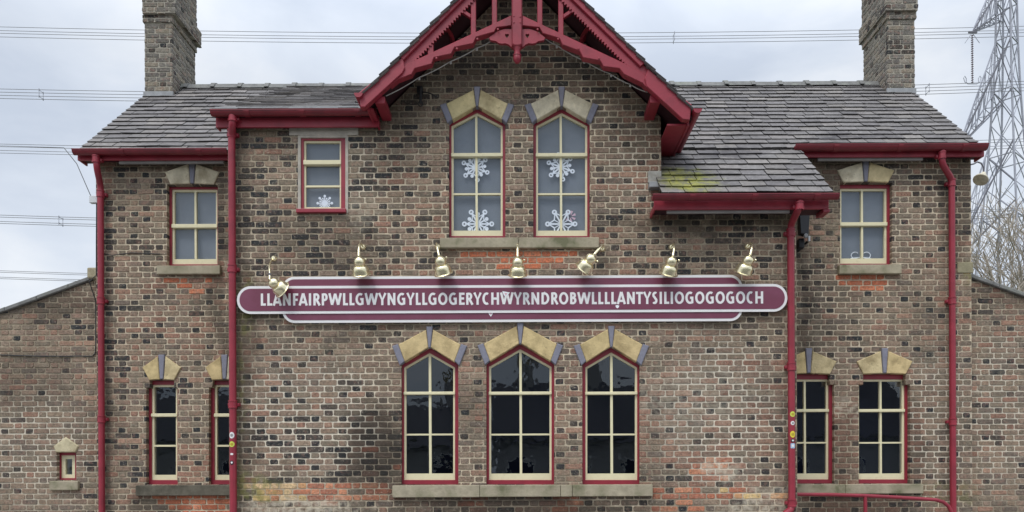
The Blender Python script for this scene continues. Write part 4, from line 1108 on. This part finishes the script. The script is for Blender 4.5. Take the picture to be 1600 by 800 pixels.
lamps = [(567.5, 386, 2, 'upright brass swan neck lamp above the sign, below and right of the small square window'),
         (684.5, 386, 13, 'brass swan neck lamp leaning slightly left at the left end of the gable window sill'),
         (809, 387, 0, 'upright brass swan neck lamp in front of the orange brick patch below the gable windows'),
         (941, 389, -40, 'brass swan neck lamp leaning hard to the right past the gable window sill'),
         (1049, 386, -11, 'brass swan neck lamp leaning slightly right on plain brick below the low catslide roof'),
         (1168, 385, -16, 'brass swan neck lamp above the right end of the sign, nearest the right bay downpipe')]
for i, (lx, ly, tl, lab) in enumerate(lamps):
    o = lamp0 if i == 0 else copy_tree(lamp0)
    o.location = P(lx, ly, DB); o.rotation_euler = (0, R(tl) * -1, 0)
    tag(o, lab, 'lamp', 'brass lamps above the station sign')
# the lamp that has dropped at the left end
o = empty('sign_lamp', P(428, 404, DB), 'drooping brass lamp twisted sideways over the first letters of the sign', 'lamp', 'brass lamps above the station sign')
MB().lathe([(0, .03), (.022, .028), (.035, .012), (.04, 0)], BRASS, Matrix.Translation(P(428, 404, DB)) @ Matrix.Rotation(R(90), 4, 'X'), 16).build('wall_rose', o)
ar = [P(428, 404, DB), P(424, 407, DB - .06), P(421.5, 412, DB - .13), P(421, 420, DB - .2), P(421.5, 428, DB - .25), P(421.5, 437, DB - .28)]
MB().tube(ar, [.010, .010, .0105, .011, .012, .0135], BRASS, 12).build('arm', o)
MB().lathe([(0, -.02), (.016, -.015), (.018, 0), (.016, .015), (0, .02)], DKST, Matrix.Translation(P(421.5, 429, DB - .255)), 10).build('joint', o)
M = Matrix.Translation(P(421.5, 437.5, DB - .28)) @ Vector((-.58, -.66, .46)).to_track_quat('Z', 'Y').to_matrix().to_4x4() @ Matrix.Diagonal((1.1, 1.1, .98, 1))
k = .00775
MB().lathe([(a * k, b * k) for a, b in [(1.9, 1.5), (2.2, -.6), (4.2, -1.4), (6.3, -3.0), (7.7, -5.6), (8.2, -8.4), (7.7, -11.2), (6.4, -13.2), (5.2, -14)][::-1]], BRASS, M, 24).build('cap', o)
MB().lathe([(a * k, b * k) for a, b in [(5.6, -12.2), (7.6, -12.6), (9.6, -14), (11.0, -16.6), (11.8, -19.8), (12.1, -23), (12.5, -24.4), (13.9, -25.2), (13.7, -25.9), (11.9, -24.6), (11.2, -20), (9, -14.6), (3, -13)][::-1]], BRASS, M, 28).build('shade', o)

# ------------------------------------------------------------------ paper snowflakes behind the glass
def snowflake(cx, cy, D, R0, rot, n, style, label):
    mb = MB(); s_ = m(1, D); c = P(cx, cy, D); rnd = random.Random(int(cx * 7 + cy))
    def bar(p, q, w):
        d = Vector((q[0] - p[0], q[1] - p[1])).normalized(); nn = Vector((-d.y, d.x)) * w * .48
        mb.prism([(c.x + (p[0] + nn.x) * s_, c.z + (p[1] + nn.y) * s_), (c.x + (p[0] - nn.x) * s_, c.z + (p[1] - nn.y) * s_), (c.x + (q[0] - nn.x) * s_, c.z + (q[1] - nn.y) * s_), (c.x + (q[0] + nn.x) * s_, c.z + (q[1] + nn.y) * s_)], D - .0004 - 1e-5 * len(mb.f), D, PAPER)
    def ring(p, r, hole=.4):
        a = [(c.x + (p[0] + r * math.cos(2*math.pi*i/14)) * s_, c.z + (p[1] + r * math.sin(2*math.pi*i/14)) * s_) for i in range(14)]
        if hole: mb.shape(a, [[(c.x + (p[0] + hole * r * math.cos(2*math.pi*i/10)) * s_, c.z + (p[1] + hole * r * math.sin(2*math.pi*i/10)) * s_) for i in range(10)]], D - .0008 - 1e-5 * len(mb.f), D, PAPER)
        else: mb.prism(a, D - .0008 - 1e-5 * len(mb.f), D, PAPER)
    for i in range(n):
        a = R(rot) + 2 * math.pi * i / n; u = (math.cos(a), math.sin(a)); b = a + math.pi / n; v = (math.cos(b), math.sin(b))
        bar((0, 0), (u[0] * R0 * .82, u[1] * R0 * .82), 2.6 if style else 1.7)
        ring((u[0] * R0 * .85, u[1] * R0 * .85), R0 * .16, .4 if style else 0)
        bar((0, 0), (v[0] * R0 * .5, v[1] * R0 * .5), 2.4 if style == 1 else 1.4)
        if style == 1:
            ring((v[0] * R0 * .62, v[1] * R0 * .62), R0 * .12, 0)
            for sg in (-1, 1):
                aa = a + sg * .5
                bar((u[0] * R0 * .72, u[1] * R0 * .72), (math.cos(aa) * R0 * .42, math.sin(aa) * R0 * .42), 1.6)
        elif style == 2:
            for bn in (b, a - math.pi / n):
                bar((u[0] * R0 * .8, u[1] * R0 * .8), (math.cos(bn) * R0 * .5, math.sin(bn) * R0 * .5), 1.9)
        else: ring((v[0] * R0 * .6, v[1] * R0 * .6), R0 * .10, 0)
    return tag(mb.build('paper_snowflake'), label, 'snowflake', 'paper snowflakes in the upper windows')
gd = upper_windows[0][1] + .034
snowflake(743, 262, gd, 23, -22, 6, 1, 'white cut paper snowflake high in the left gable window, below the meeting rail')
snowflake(876, 261, gd, 23, -20, 6, 1, 'white cut paper snowflake high in the right gable window, below the meeting rail')
snowflake(747, 350, gd, 25, 0, 6, 1, 'white cut paper snowflake at the bottom of the left gable window, with full arms')
snowflake(877, 350, gd, 25, 0, 6, 2, 'open white paper snowflake at the bottom of the right gable window, beside a striped ring')
snowflake(507.5, 317.5, DSM + .034, 13, 0, 8, 0, 'small eight armed white snowflake in the small square window')
rb = MB()
for i in range(7):
    a0 = 2 * math.pi * i / 7; cc = P(891, 338, gd + .012); s_ = m(1, gd)
    rb.prism([(cc.x + math.cos(a0) * 2.5 * s_, cc.z + math.sin(a0) * 2.5 * s_), (cc.x + math.cos(a0 + .15) * 9 * s_, cc.z + math.sin(a0 + .15) * 9 * s_), (cc.x + math.cos(a0 + .6) * 9 * s_, cc.z + math.sin(a0 + .6) * 9 * s_), (cc.x + math.cos(a0 + .45) * 2.5 * s_, cc.z + math.sin(a0 + .45) * 2.5 * s_)], gd + .011, gd + .012, PINK)
tag(rb.build('striped_ornament'), 'pink striped round ornament at the bottom of the right gable window', 'ornament')
# wire ornament on the inner sill of the upper right wing window
w0 = MB(); dd = DRW + .055
for sg in (-1, 1):
    pts = []
    for i in range(15):
        t = i / 14; a = -2.4 + 4.6 * t
        pts.append(P(1345 + sg * (9 + 6 * math.cos(a)), 399 + 5 * math.sin(a), dd))
    w0.tube(pts, .006, PAPER, 6)
w0.tube([P(1329, 404, dd), P(1345, 402, dd), P(1361, 404, dd)], .007, PAPER, 6)
tag(w0.build('wire_ornament'), 'white looped wire ornament inside the upper window of the right wing', 'ornament')

# ------------------------------------------------------------------ stickers on the downpipes (curved round the pipe)
def pipe_sticker(cx, cy, w, h, X, Dp, mt, label, c2=None, shape='round', ang=0.0):
    r = .0445; z0 = W(cx, cy, Dp - r)[1]; s_ = m(1, Dp - r); mb = MB(); nu, nv = 10, 10
    def pt(u, v, rr):
        a = u * s_ / r + ang; return (X + rr * math.sin(a), Dp - rr * math.cos(a), z0 + v * s_)
    def disc(rx, rz, rr, mt_):
        ring = []
        for i in range(18):
            a = 2 * math.pi * i / 18; cx_, sx_ = math.cos(a), math.sin(a)
            if shape == 'square':
                q = max(abs(cx_), abs(sx_)); cx_, sx_ = cx_ / q, sx_ / q
            elif shape == 'heart' and mt_ is not BLK:
                sx_ = sx_ * .9 + .35 * abs(cx_)
            ring.append(pt(rx * cx_, rz * sx_, rr))
        mid = [pt(rx * .5 * math.cos(2*math.pi*i/18), rz * .5 * math.sin(2*math.pi*i/18), rr + .0004) for i in range(18)]
        mb.add(ring + mid + [pt(0, 0, rr + .0005)], [(i, (i+1) % 18, 18 + (i+1) % 18, 18 + i) for i in range(18)] + [(18 + i, 18 + (i+1) % 18, 36) for i in range(18)], mt_)
    disc(w / 2, h / 2, r, mt)
    if c2: disc(w * .27, h * .25, r + .0012, c2)
    return tag(mb.build('sticker'), label, 'sticker', 'stickers on the bay downpipes')
YEL = mat('yellow_vinyl', base=(.75, .62, .05), rough=.5); LIM = mat('lime_vinyl', base=(.60, .68, .10), rough=.5); LBL = mat('pale_blue_vinyl', base=(.36, .52, .70), rough=.5)
GRY = mat('grey_print', base=(.3, .3, .3), rough=.6); OCH = mat('ochre_print', base=(.45, .34, .03), rough=.6)
pipe_sticker(361.5, 680, 8.5, 10, LP, DP2, WHT, 'round white sticker, topmost on the left bay downpipe', GRY)
pipe_sticker(361.5, 694, 9, 9, LP, DP2, LIM, 'round yellow sticker on the left bay downpipe under the white one', OCH)
pipe_sticker(362, 709.5, 4.5, 3, LP, DP2, WHT, 'tiny white scrap of a sticker on the left bay downpipe', None, 'square')
pipe_sticker(363, 723, 6, 7, LP, DP2, BLK, 'black sticker with a white heart, lowest on the left bay downpipe', WHT, 'heart')
pipe_sticker(1239, 647, 8.5, 8.5, RP, DP2, LIM, 'lime yellow sticker, topmost on the right bay downpipe', OCH)
pipe_sticker(1240.5, 661, 6.5, 6.5, RP, DP2, WHT, 'small white round sticker on the right bay downpipe', GRY)
pipe_sticker(1239.5, 678.5, 8.5, 10.5, RP, DP2, YEL, 'large golden yellow sticker on the right bay downpipe', OCH)
pipe_sticker(1240, 688.5, 6, 6, RP, DP2, BLK, 'small black sticker with a white heart on the right bay downpipe', WHT, 'heart')
pipe_sticker(1240, 696.5, 7, 8, RP, DP2, LBL, 'pale blue square sticker, lowest on the right bay downpipe', WHT, 'square')

# ------------------------------------------------------------------ fittings on the walls
# floodlight beside the right bay downpipe
fl = empty('floodlight', P(1257, 352, DW), 'black floodlight on a bracket between right bay downpipe and right wing window', 'floodlight')
MB().prism(WL([(1248.5, 338), (1265, 328.5), (1262.8, 369), (1250, 365)], 9.9), 9.88, 9.97, BLK, bev=.008).build('housing', fl)
MB().prism(WL([(1251, 336), (1262, 330), (1262, 327), (1251, 333)], 9.9), 9.9, 10.15, LEAD, bev=.004).build('hood', fl)
mb = MB(); mb.tube([P(1262, 368, 9.9), P(1264.5, 376, 9.95), P(1259, 380, 10.05), P(1256, 382, DW)], .016, BLK, 8); mb.bbox(W(1247, 388, 10.0)[0], W(1256, 374, 10.0)[0], 9.97, DW + .01, W(1251, 388, 10)[1], W(1251, 373, 10)[1], BLK, .01)
mb.build('bracket', fl)
MB().lathe([(0, .03), (.022, .03), (.03, .02), (.03, 0), (0, 0)], LEAD, Matrix.Translation(P(1258.5, 369, 9.87)) @ Matrix.Rotation(R(90), 4, 'X'), 14).build('sensor', fl)
MB().bbox(W(1261.5, 376, 9.9)[0], W(1264.5, 376, 9.9)[0], 9.86, 9.90, W(1263, 378, 9.9)[1], W(1263, 370, 9.9)[1], BOXW, .004).build('clip', fl)
# old iron bracket high on the gable wall
ib = MB()
ib.tube([P(657, 137, DB), P(657, 137, DB - .06), P(657, 152, DB - .07), P(657, 162, DB - .05)], .016, IRON, 8)
ib.tube([P(657, 143, DB - .05), P(668, 145, DB - .1), P(675, 147, DB - .14), P(683, 152, DB - .16)], .008, IRON, 8)
ib.tube([P(657 + 3.5 * math.cos(i / 12 * 6.283), 162 + 4 * math.sin(i / 12 * 6.283), DB - .05) for i in range(13)], .007, IRON, 6)
ib.bbox(W(652, 144, DB)[0], W(661, 144, DB)[0], DB - .05, DB + .01, W(656, 147, DB)[1], W(656, 137, DB)[1], IRON, .006)
tag(ib.build('iron_bracket'), 'black wrought iron hook bracket on the gable wall left of the windows', 'bracket')
# string of lights under the tie beams
sl = empty('string_lights', P(808, 80, DG + .15), 'pale string of small lights under the carved gable timbers', 'string lights')
cab = MB(); bul = MB()
for pts in ([(603, 150), (655, 121), (704, 96), (745, 75), (770, 62)], [(848, 57), (870, 71), (913, 95), (955, 116), (985, 132), (1012, 144)]):
    q = [P(x, y, DG + .13) for x, y in pts]; fine = []
    for a, b in zip(q, q[1:]):
        for i in range(6): fine.append(a.lerp(b, i / 6) - Vector((0, 0, .012 * math.sin(math.pi * i / 6))))
    fine.append(q[-1]); cab.tube(fine, .006, LCAB, 6)
    for a in q[1:-1]: bul.lathe([(0, -.035), (.012, -.03), (.016, -.015), (.010, 0), (0, .004)], LCAB, Matrix.Translation(a), 10)
cab.build('cable', sl); bul.build('bulb', sl)
# alarm box, its cable, wires off the left corner
tag(MB().bbox(W(143, 314, DW)[0], W(155.5, 314, DW)[0], DW - .06, DW + .005, W(149, 319, DW)[1], W(149, 308, DW)[1], BOXW, .006).build('junction_box'), 'small white junction box on the left wing corner behind the downpipe', 'junction box')
cq = [P(151, 318, DW - .015), P(150.5, 380, DW - .015), P(150.5, 430, DW - .015), Vector((P(149.5, 444, DE).x, DW - .012, P(149, 444, DE).z))]
cq += [P(149.5, 470, DE - .012), P(149.5, 540, DE - .012), P(148.5, 552, DE - .012), P(144, 556.5, DE - .012), P(60, 556.5, DE - .012), P(0, 554.5, DE - .012), P(-90, 553, DE - .012)]
tag(MB().tube(cq, .0075, CAB, 6).build('wall_cable'), 'thin dark cable running down and along the left side wall', 'cable')
tag(MB().tube([P(155, 395, DW - .012), P(175, 399, DW - .012), P(205, 395, DW - .012), P(250, 397, DW - .012)], .006, CAB, 6).build('wall_cable'), 'short thin cable clipped across the bricks of the left wing', 'cable')
tag(MB().tube([P(147, 318, DW - .03), P(120, 256, 10.6), P(100, 231, 11.4), P(40, 229, 18), P(-60, 226, 34), P(-400, 220, 60)], .006, CAB, 6).build('stay_wire'), 'thin slanting wire from the left wing corner up into the sky', 'wire')
# lamp on the right gable end
gl_ = empty('wall_lamp', (WXR, 11.0, W(1520, 262, 11.0)[1]), 'faded cream lamp on a curved arm at the right gable end', 'lamp')
D_ = 11.0
arm = [Vector((WXR - .01, D_, W(1520, 268, D_)[1]))] + [P(x, y, D_) for x, y in ((1522, 256), (1527, 253), (1533, 255), (1536.5, 261), (1537, 272))]
MB().tube(arm, .011, DKST, 8).build('arm', gl_)
Ml = Matrix.Translation(P(1537, 271, D_)) @ Matrix.Rotation(R(32), 4, 'Y') @ Matrix.Rotation(R(-16), 4, 'X')
MB().lathe([(.0, -.20), (.10, -.20), (.14, -.19), (.145, -.175), (.10, -.10), (.055, -.05), (.045, 0), (.02, .01)], FAD, Ml @ Matrix.Scale(.74, 4), 20).build('lamp_shade', gl_)
# red handrail of the ramp on the right
hr = empty('handrail', P(1352, 800, 9.75), 'red tubular handrail in front of the right wing', 'handrail')
hd = 9.75
pts = [P(1244, 772.5, hd), P(1300, 773, hd), P(1352, 774.5, hd), P(1400, 777, hd), P(1440, 779.5, hd), P(1462, 781, hd), P(1474, 784.5, hd), P(1482, 791, hd), P(1487, 801, hd)]
pts.append(Vector((pts[-1].x + .01, hd, 0)))
MB().tube(pts, .025, RED, 12).build('rail', hr)
a = P(1352, 775, hd); MB().tube([a, Vector((a.x, hd, 0))], .024, RED, 12).build('post', hr)

# ------------------------------------------------------------------ pylon and power lines far behind
def bar_(mb, a, b, r, mt=STEEL): mb.tube([a, b], r, mt, 4, cap=False)
PD = 62.0
py = empty('electricity_pylon', (W(1576, 500, PD)[0], PD, 0), 'tall grey lattice electricity pylon rising behind the right wing', 'pylon')
lev = [(-60, 17), (5, 18), (66, 19.5), (146, 24), (250, 33), (346, 44), (450, 58), (600, 78), (760, 100)]
def ring_(y, hw):
    cx = W(1575, 500, PD)[0]; z = W(1575, y, PD)[1]; h = m(hw, PD)
    o_ = []
    for a in (188, 252, 8, 72):        # left, near, right, far corner
        o_.append(Vector((cx + h * math.cos(R(a)), PD + h * math.sin(R(a)), z)))
    return o_
rings = [ring_(y, h) for y, h in lev]
rings.append([Vector((p.x * 1.0, p.y, 0)) for p in ring_(790, 104)])
for k in range(4):
    mb = MB(); mb.tube([r[k] for r in rings], .085, STEEL, 6); mb.build('leg', py)
br_ = MB(); br2 = MB()
for i in range(len(rings) - 1):
    h = rings[i][0].z - rings[i+1][0].z; sub = max(1, int(round(h / 3.2)))
    for s_ in range(sub):
        A0 = [rings[i][k].lerp(rings[i+1][k], s_ / sub) for k in range(4)]; A1 = [rings[i][k].lerp(rings[i+1][k], (s_ + 1) / sub) for k in range(4)]
        for k in range(4):
            l = (k + 1) % 4; tgt = br2 if k in (1, 2) else br_
            mt = DKST if (k + s_) % 3 == 0 else STEEL
            bar_(br_, A0[k], A1[l], .038, mt); bar_(br_, A0[l], A1[k], .032, STEEL)
            if s_ == 0: bar_(br_, A0[k], A0[l], .05)
br_.build('bracing', py)
def crossarm(tip, y_lo, y_hi, drop):
    T = P(*tip); mb = MB()
    zl_, zh = W(1575, y_lo, PD)[1], W(1575, y_hi, PD)[1]
    def at(k, z):
        for r0, r1 in zip(rings, rings[1:]):
            if r1[k].z <= z <= r0[k].z: return r1[k].lerp(r0[k], (z - r1[k].z) / (r0[k].z - r1[k].z))
        return rings[0][k]
    roots = [at(0, zl_), at(3, zl_), at(0, zh), at(3, zh)]
    roots2 = [at(1, zl_), at(1, zh)]
    for q in roots + roots2: bar_(mb, T, q, .07, DKST if q in roots2 else STEEL)
    for t0, t1 in ((.2, .38), (.38, .56), (.56, .74), (.74, .92)):
        for a, b in ((0, 1), (0, 2), (1, 3), (2, 3)):
            bar_(mb, T.lerp(roots[a], t0), T.lerp(roots[b], t1), .035); bar_(mb, T.lerp(roots[a], t1), T.lerp(roots[b], t1), .03)
    bar_(mb, T + Vector((-.3, 0, .02)), T + Vector((.4, 0, .02)), .08, DKST)
    mb.build('crossarm', py)
    if drop:
        ins = MB(); n = 22; top = T - Vector((0, 0, .15))
        prof = []
        for i in range(n):
            z = -drop * (i + .5) / n
            prof += [(.03, z + .05), (.10, z + .01), (.10, z - .01), (.03, z - .03)]
        ins.lathe(prof[::-1], INS, Matrix.Translation(top), 8)
        bt = top - Vector((0, 0, drop))
        for sg in (-1, 1):
            lo = [bt + Vector((0, 0, -.05)), bt + Vector((sg * .35, 0, -.05)), bt + Vector((sg * .62, 0, .1)), bt + Vector((sg * .72, 0, .45)), bt + Vector((sg * .62, 0, .6)), bt + Vector((sg * .5, 0, .4)), bt + Vector((sg * .5, 0, .1)), bt + Vector((sg * .4, 0, -.02))]
            ins.tube(lo, .03, STEEL, 6); ins.tube([T, T + Vector((sg * .6, 0, -.85))], .025, STEEL, 5)
        ins.build('insulator', py)
        return bt
INS = mat('insulator_glass', base=(.22, .17, .21), rough=.4)
bt1 = crossarm((1519, 51, 60.5), 22, -35, 4.0)
bt2 = crossarm((1497, 232, 60.5), 150, 70, 4.0)
bt3 = crossarm((1478, 425, 60.5), 325, 230, 4.0)

def power_line(y_l, y_m, y_r, D, label, spacers=(), gap=(3.5, 8.5)):
    """four bundled conductors from far left to beyond the pylon"""
    r = empty('power_line', P(300, y_m, D), label, 'power line', 'overhead lines strung from the pylon')
    def pt(x, dz, dd):
        # parabola through left, middle and right heights
        t = (x - 800) / 800.0; c0 = y_m; c2 = (y_l + y_r) / 2 - y_m; c1 = (y_r - y_l) / 2
        y = c0 + c1 * t + c2 * t * t
        p = P(x, y, D); return Vector((p.x, p.y + dd, p.z + dz))
    s_ = m(1, D)
    xs_ = [-900 + i * 100 for i in range(31)]
    for dz, dd in ((-5 * s_, 0), (5 * s_, 0), (-5 * s_, 10 * s_), (5 * s_, 10 * s_)):
        mb = MB(); mb.tube([pt(x, dz, dd) for x in xs_], .022, WIRE, 5, cap=False); mb.build('conductor', r)
    for x in spacers:
        mb = MB(); a = [pt(x, -5 * s_, 0), pt(x, 5 * s_, 0), pt(x, 5 * s_, 10 * s_), pt(x, -5 * s_, 10 * s_)]
        for i in range(4): bar_(mb, a[i], a[(i+1) % 4], .02, STEEL)
        for i in range(4): bar_(mb, a[i] - Vector((0, 0, .1)), a[i] + Vector((0, 0, .1)), .035, STEEL)
        mb.build('spacer', r)
power_line(47, 57, 46, 66, 'highest bundle of overhead wires, crossing the sky behind the chimneys and gable', (1054,))
power_line(144, 150, 132, 60, 'bundle of overhead wires level with the chimney bases', (61, 1452))
power_line(230, 238, 222, 66, 'bundle of overhead wires level with the left wing gutter', ())
power_line(341, 352, 330, 60, 'bundle of overhead wires beside the upper window of the left wing', (92,))
power_line(428, 440, 420, 66, 'lowest bundle of overhead wires, just above the left side wall', ())

# ------------------------------------------------------------------ bare trees behind the right side wall
def bare_tree(name, X, Y, H, seed, label, group='bare trees behind the right side wall'):
    rnd = random.Random(seed); t = empty(name, (X, Y, 0), label, 'tree', group)
    tr = MB(); br = MB()
    def grow(p, d, ln, r, lvl):
        n = 5; pts = [p]; rad = [r]
        for i in range(n):
            d = (d + Vector((rnd.uniform(-.18, .18), rnd.uniform(-.18, .18), rnd.uniform(-.06, .12)))).normalized()
            pts.append(pts[-1] + d * ln / n); rad.append(r * (1 - .6 * (i + 1) / n))
        (tr if lvl == 0 else br).tube(pts, rad, BARK, 7 if lvl == 0 else (5 if lvl < 3 else 3), cap=lvl == 0)
        if lvl >= 4: return
        k = (12, 7, 5, 4)[lvl]
        for i in range(k):
            t_ = .25 + .75 * (i + rnd.random()) / k; q = min(int(t_ * n), n - 1)
            b = pts[q].lerp(pts[q+1], t_ * n - q) if t_ < 1 else pts[-1]
            ax = Vector((rnd.uniform(-1, 1), rnd.uniform(-1, 1), rnd.uniform(-.2, .5))).normalized()
            nd = (d * .75 + ax * .85 + Vector((0, 0, .25))).normalized()
            grow(b, nd, ln * rnd.uniform(.42, .62), max(r * .45 * (1 - .4 * t_), .010), lvl + 1)
    grow(Vector((X, Y, 0)), Vector((0, 0, 1)), H * .55, H * .016, 0)
    tr.build('trunk', t); br.build('branches', t)
bare_tree('bare_tree', W(1592, 500, 21)[0], 21, 10.4, 4, 'leafless pale twiggy tree at the right edge in front of the pylon')
bare_tree('bare_tree', W(1556, 500, 24)[0], 24, 10.0, 9, 'shorter leafless tree between the right gable end and the pylon legs')
bare_tree('bare_tree', W(1650, 500, 23)[0], 23, 11, 15, 'leafless tree beyond the right edge of the side wall')

# ------------------------------------------------------------------ houses across the road, seen as dark reflections in the panes
def house(X, Y, wd, dp, eav, rdg, label, chim):
    h = empty('roadside_house', (X, Y, 0), label, 'house', 'houses across the road reflected in the windows')
    mb = MB(); mb.box(X - wd/2, X + wd/2, Y - dp, Y, -.02, eav, REND)
    mb.build('wall', h)
    rm = MB().extr([(Y + .3, eav - .1), (Y - dp/2, rdg), (Y - dp - .3, eav - .1)], X - wd/2 - .2, X + wd/2 + .2, HROOF)
    r = rm.build('roof', h)
    for cx in chim:
        MB().bbox(X + cx - .45, X + cx + .45, Y - dp/2 - .3, Y - dp/2 + .3, rdg - .6, rdg + 1.1, REND, .02).build('chimney', r)
        for q in (-.22, .22): MB().lathe([(.12, 0), (.1, .5), (.13, .55)], POT, Matrix.Translation((X + cx + q, Y - dp/2, rdg + 1.1)), 10).build('chimney_pot', r)
    for i in range(int(wd / 2.6)):
        xx = X - wd/2 + 1.3 + i * 2.6
        f = MB().bbox(xx - .6, xx + .6, Y - .02, Y + .05, .9, 2.2, WHT, .01).build('window', h)
        MB().box(xx - .5, xx + .5, Y + .051, Y + .056, 1.0, 2.1, BLK).build('pane', f)
house(-6.5, -17, 8, 7, 2.9, 5.2, 'pale low house with one chimney, mirrored in the left ground floor panes', (2.6,))
house(3.0, -15.5, 9, 7, 3.1, 6.0, 'rendered house with two chimneys, mirrored in the middle ground floor panes', (-2.8, .4))
house(14.5, -16, 10, 7, 3.3, 6.6, 'wider rendered house mirrored in the right ground floor panes', (-3.5, 3.0))
house(-17, -18, 9, 7, 3.2, 6.2, 'rendered house farthest to the left, mirrored in the left wing panes', (2.5,))
pl = MB(); pl.tube([(-2.6, -9, -.02), (-2.6, -9, 7)], [.14, .10], BARK, 10)  # unseen upright, stands for the tree trunk reflected in the pane
tag(pl.build('trunk_pole'), 'bare tree trunk across the road mirrored in the left ground floor window', 'pole')
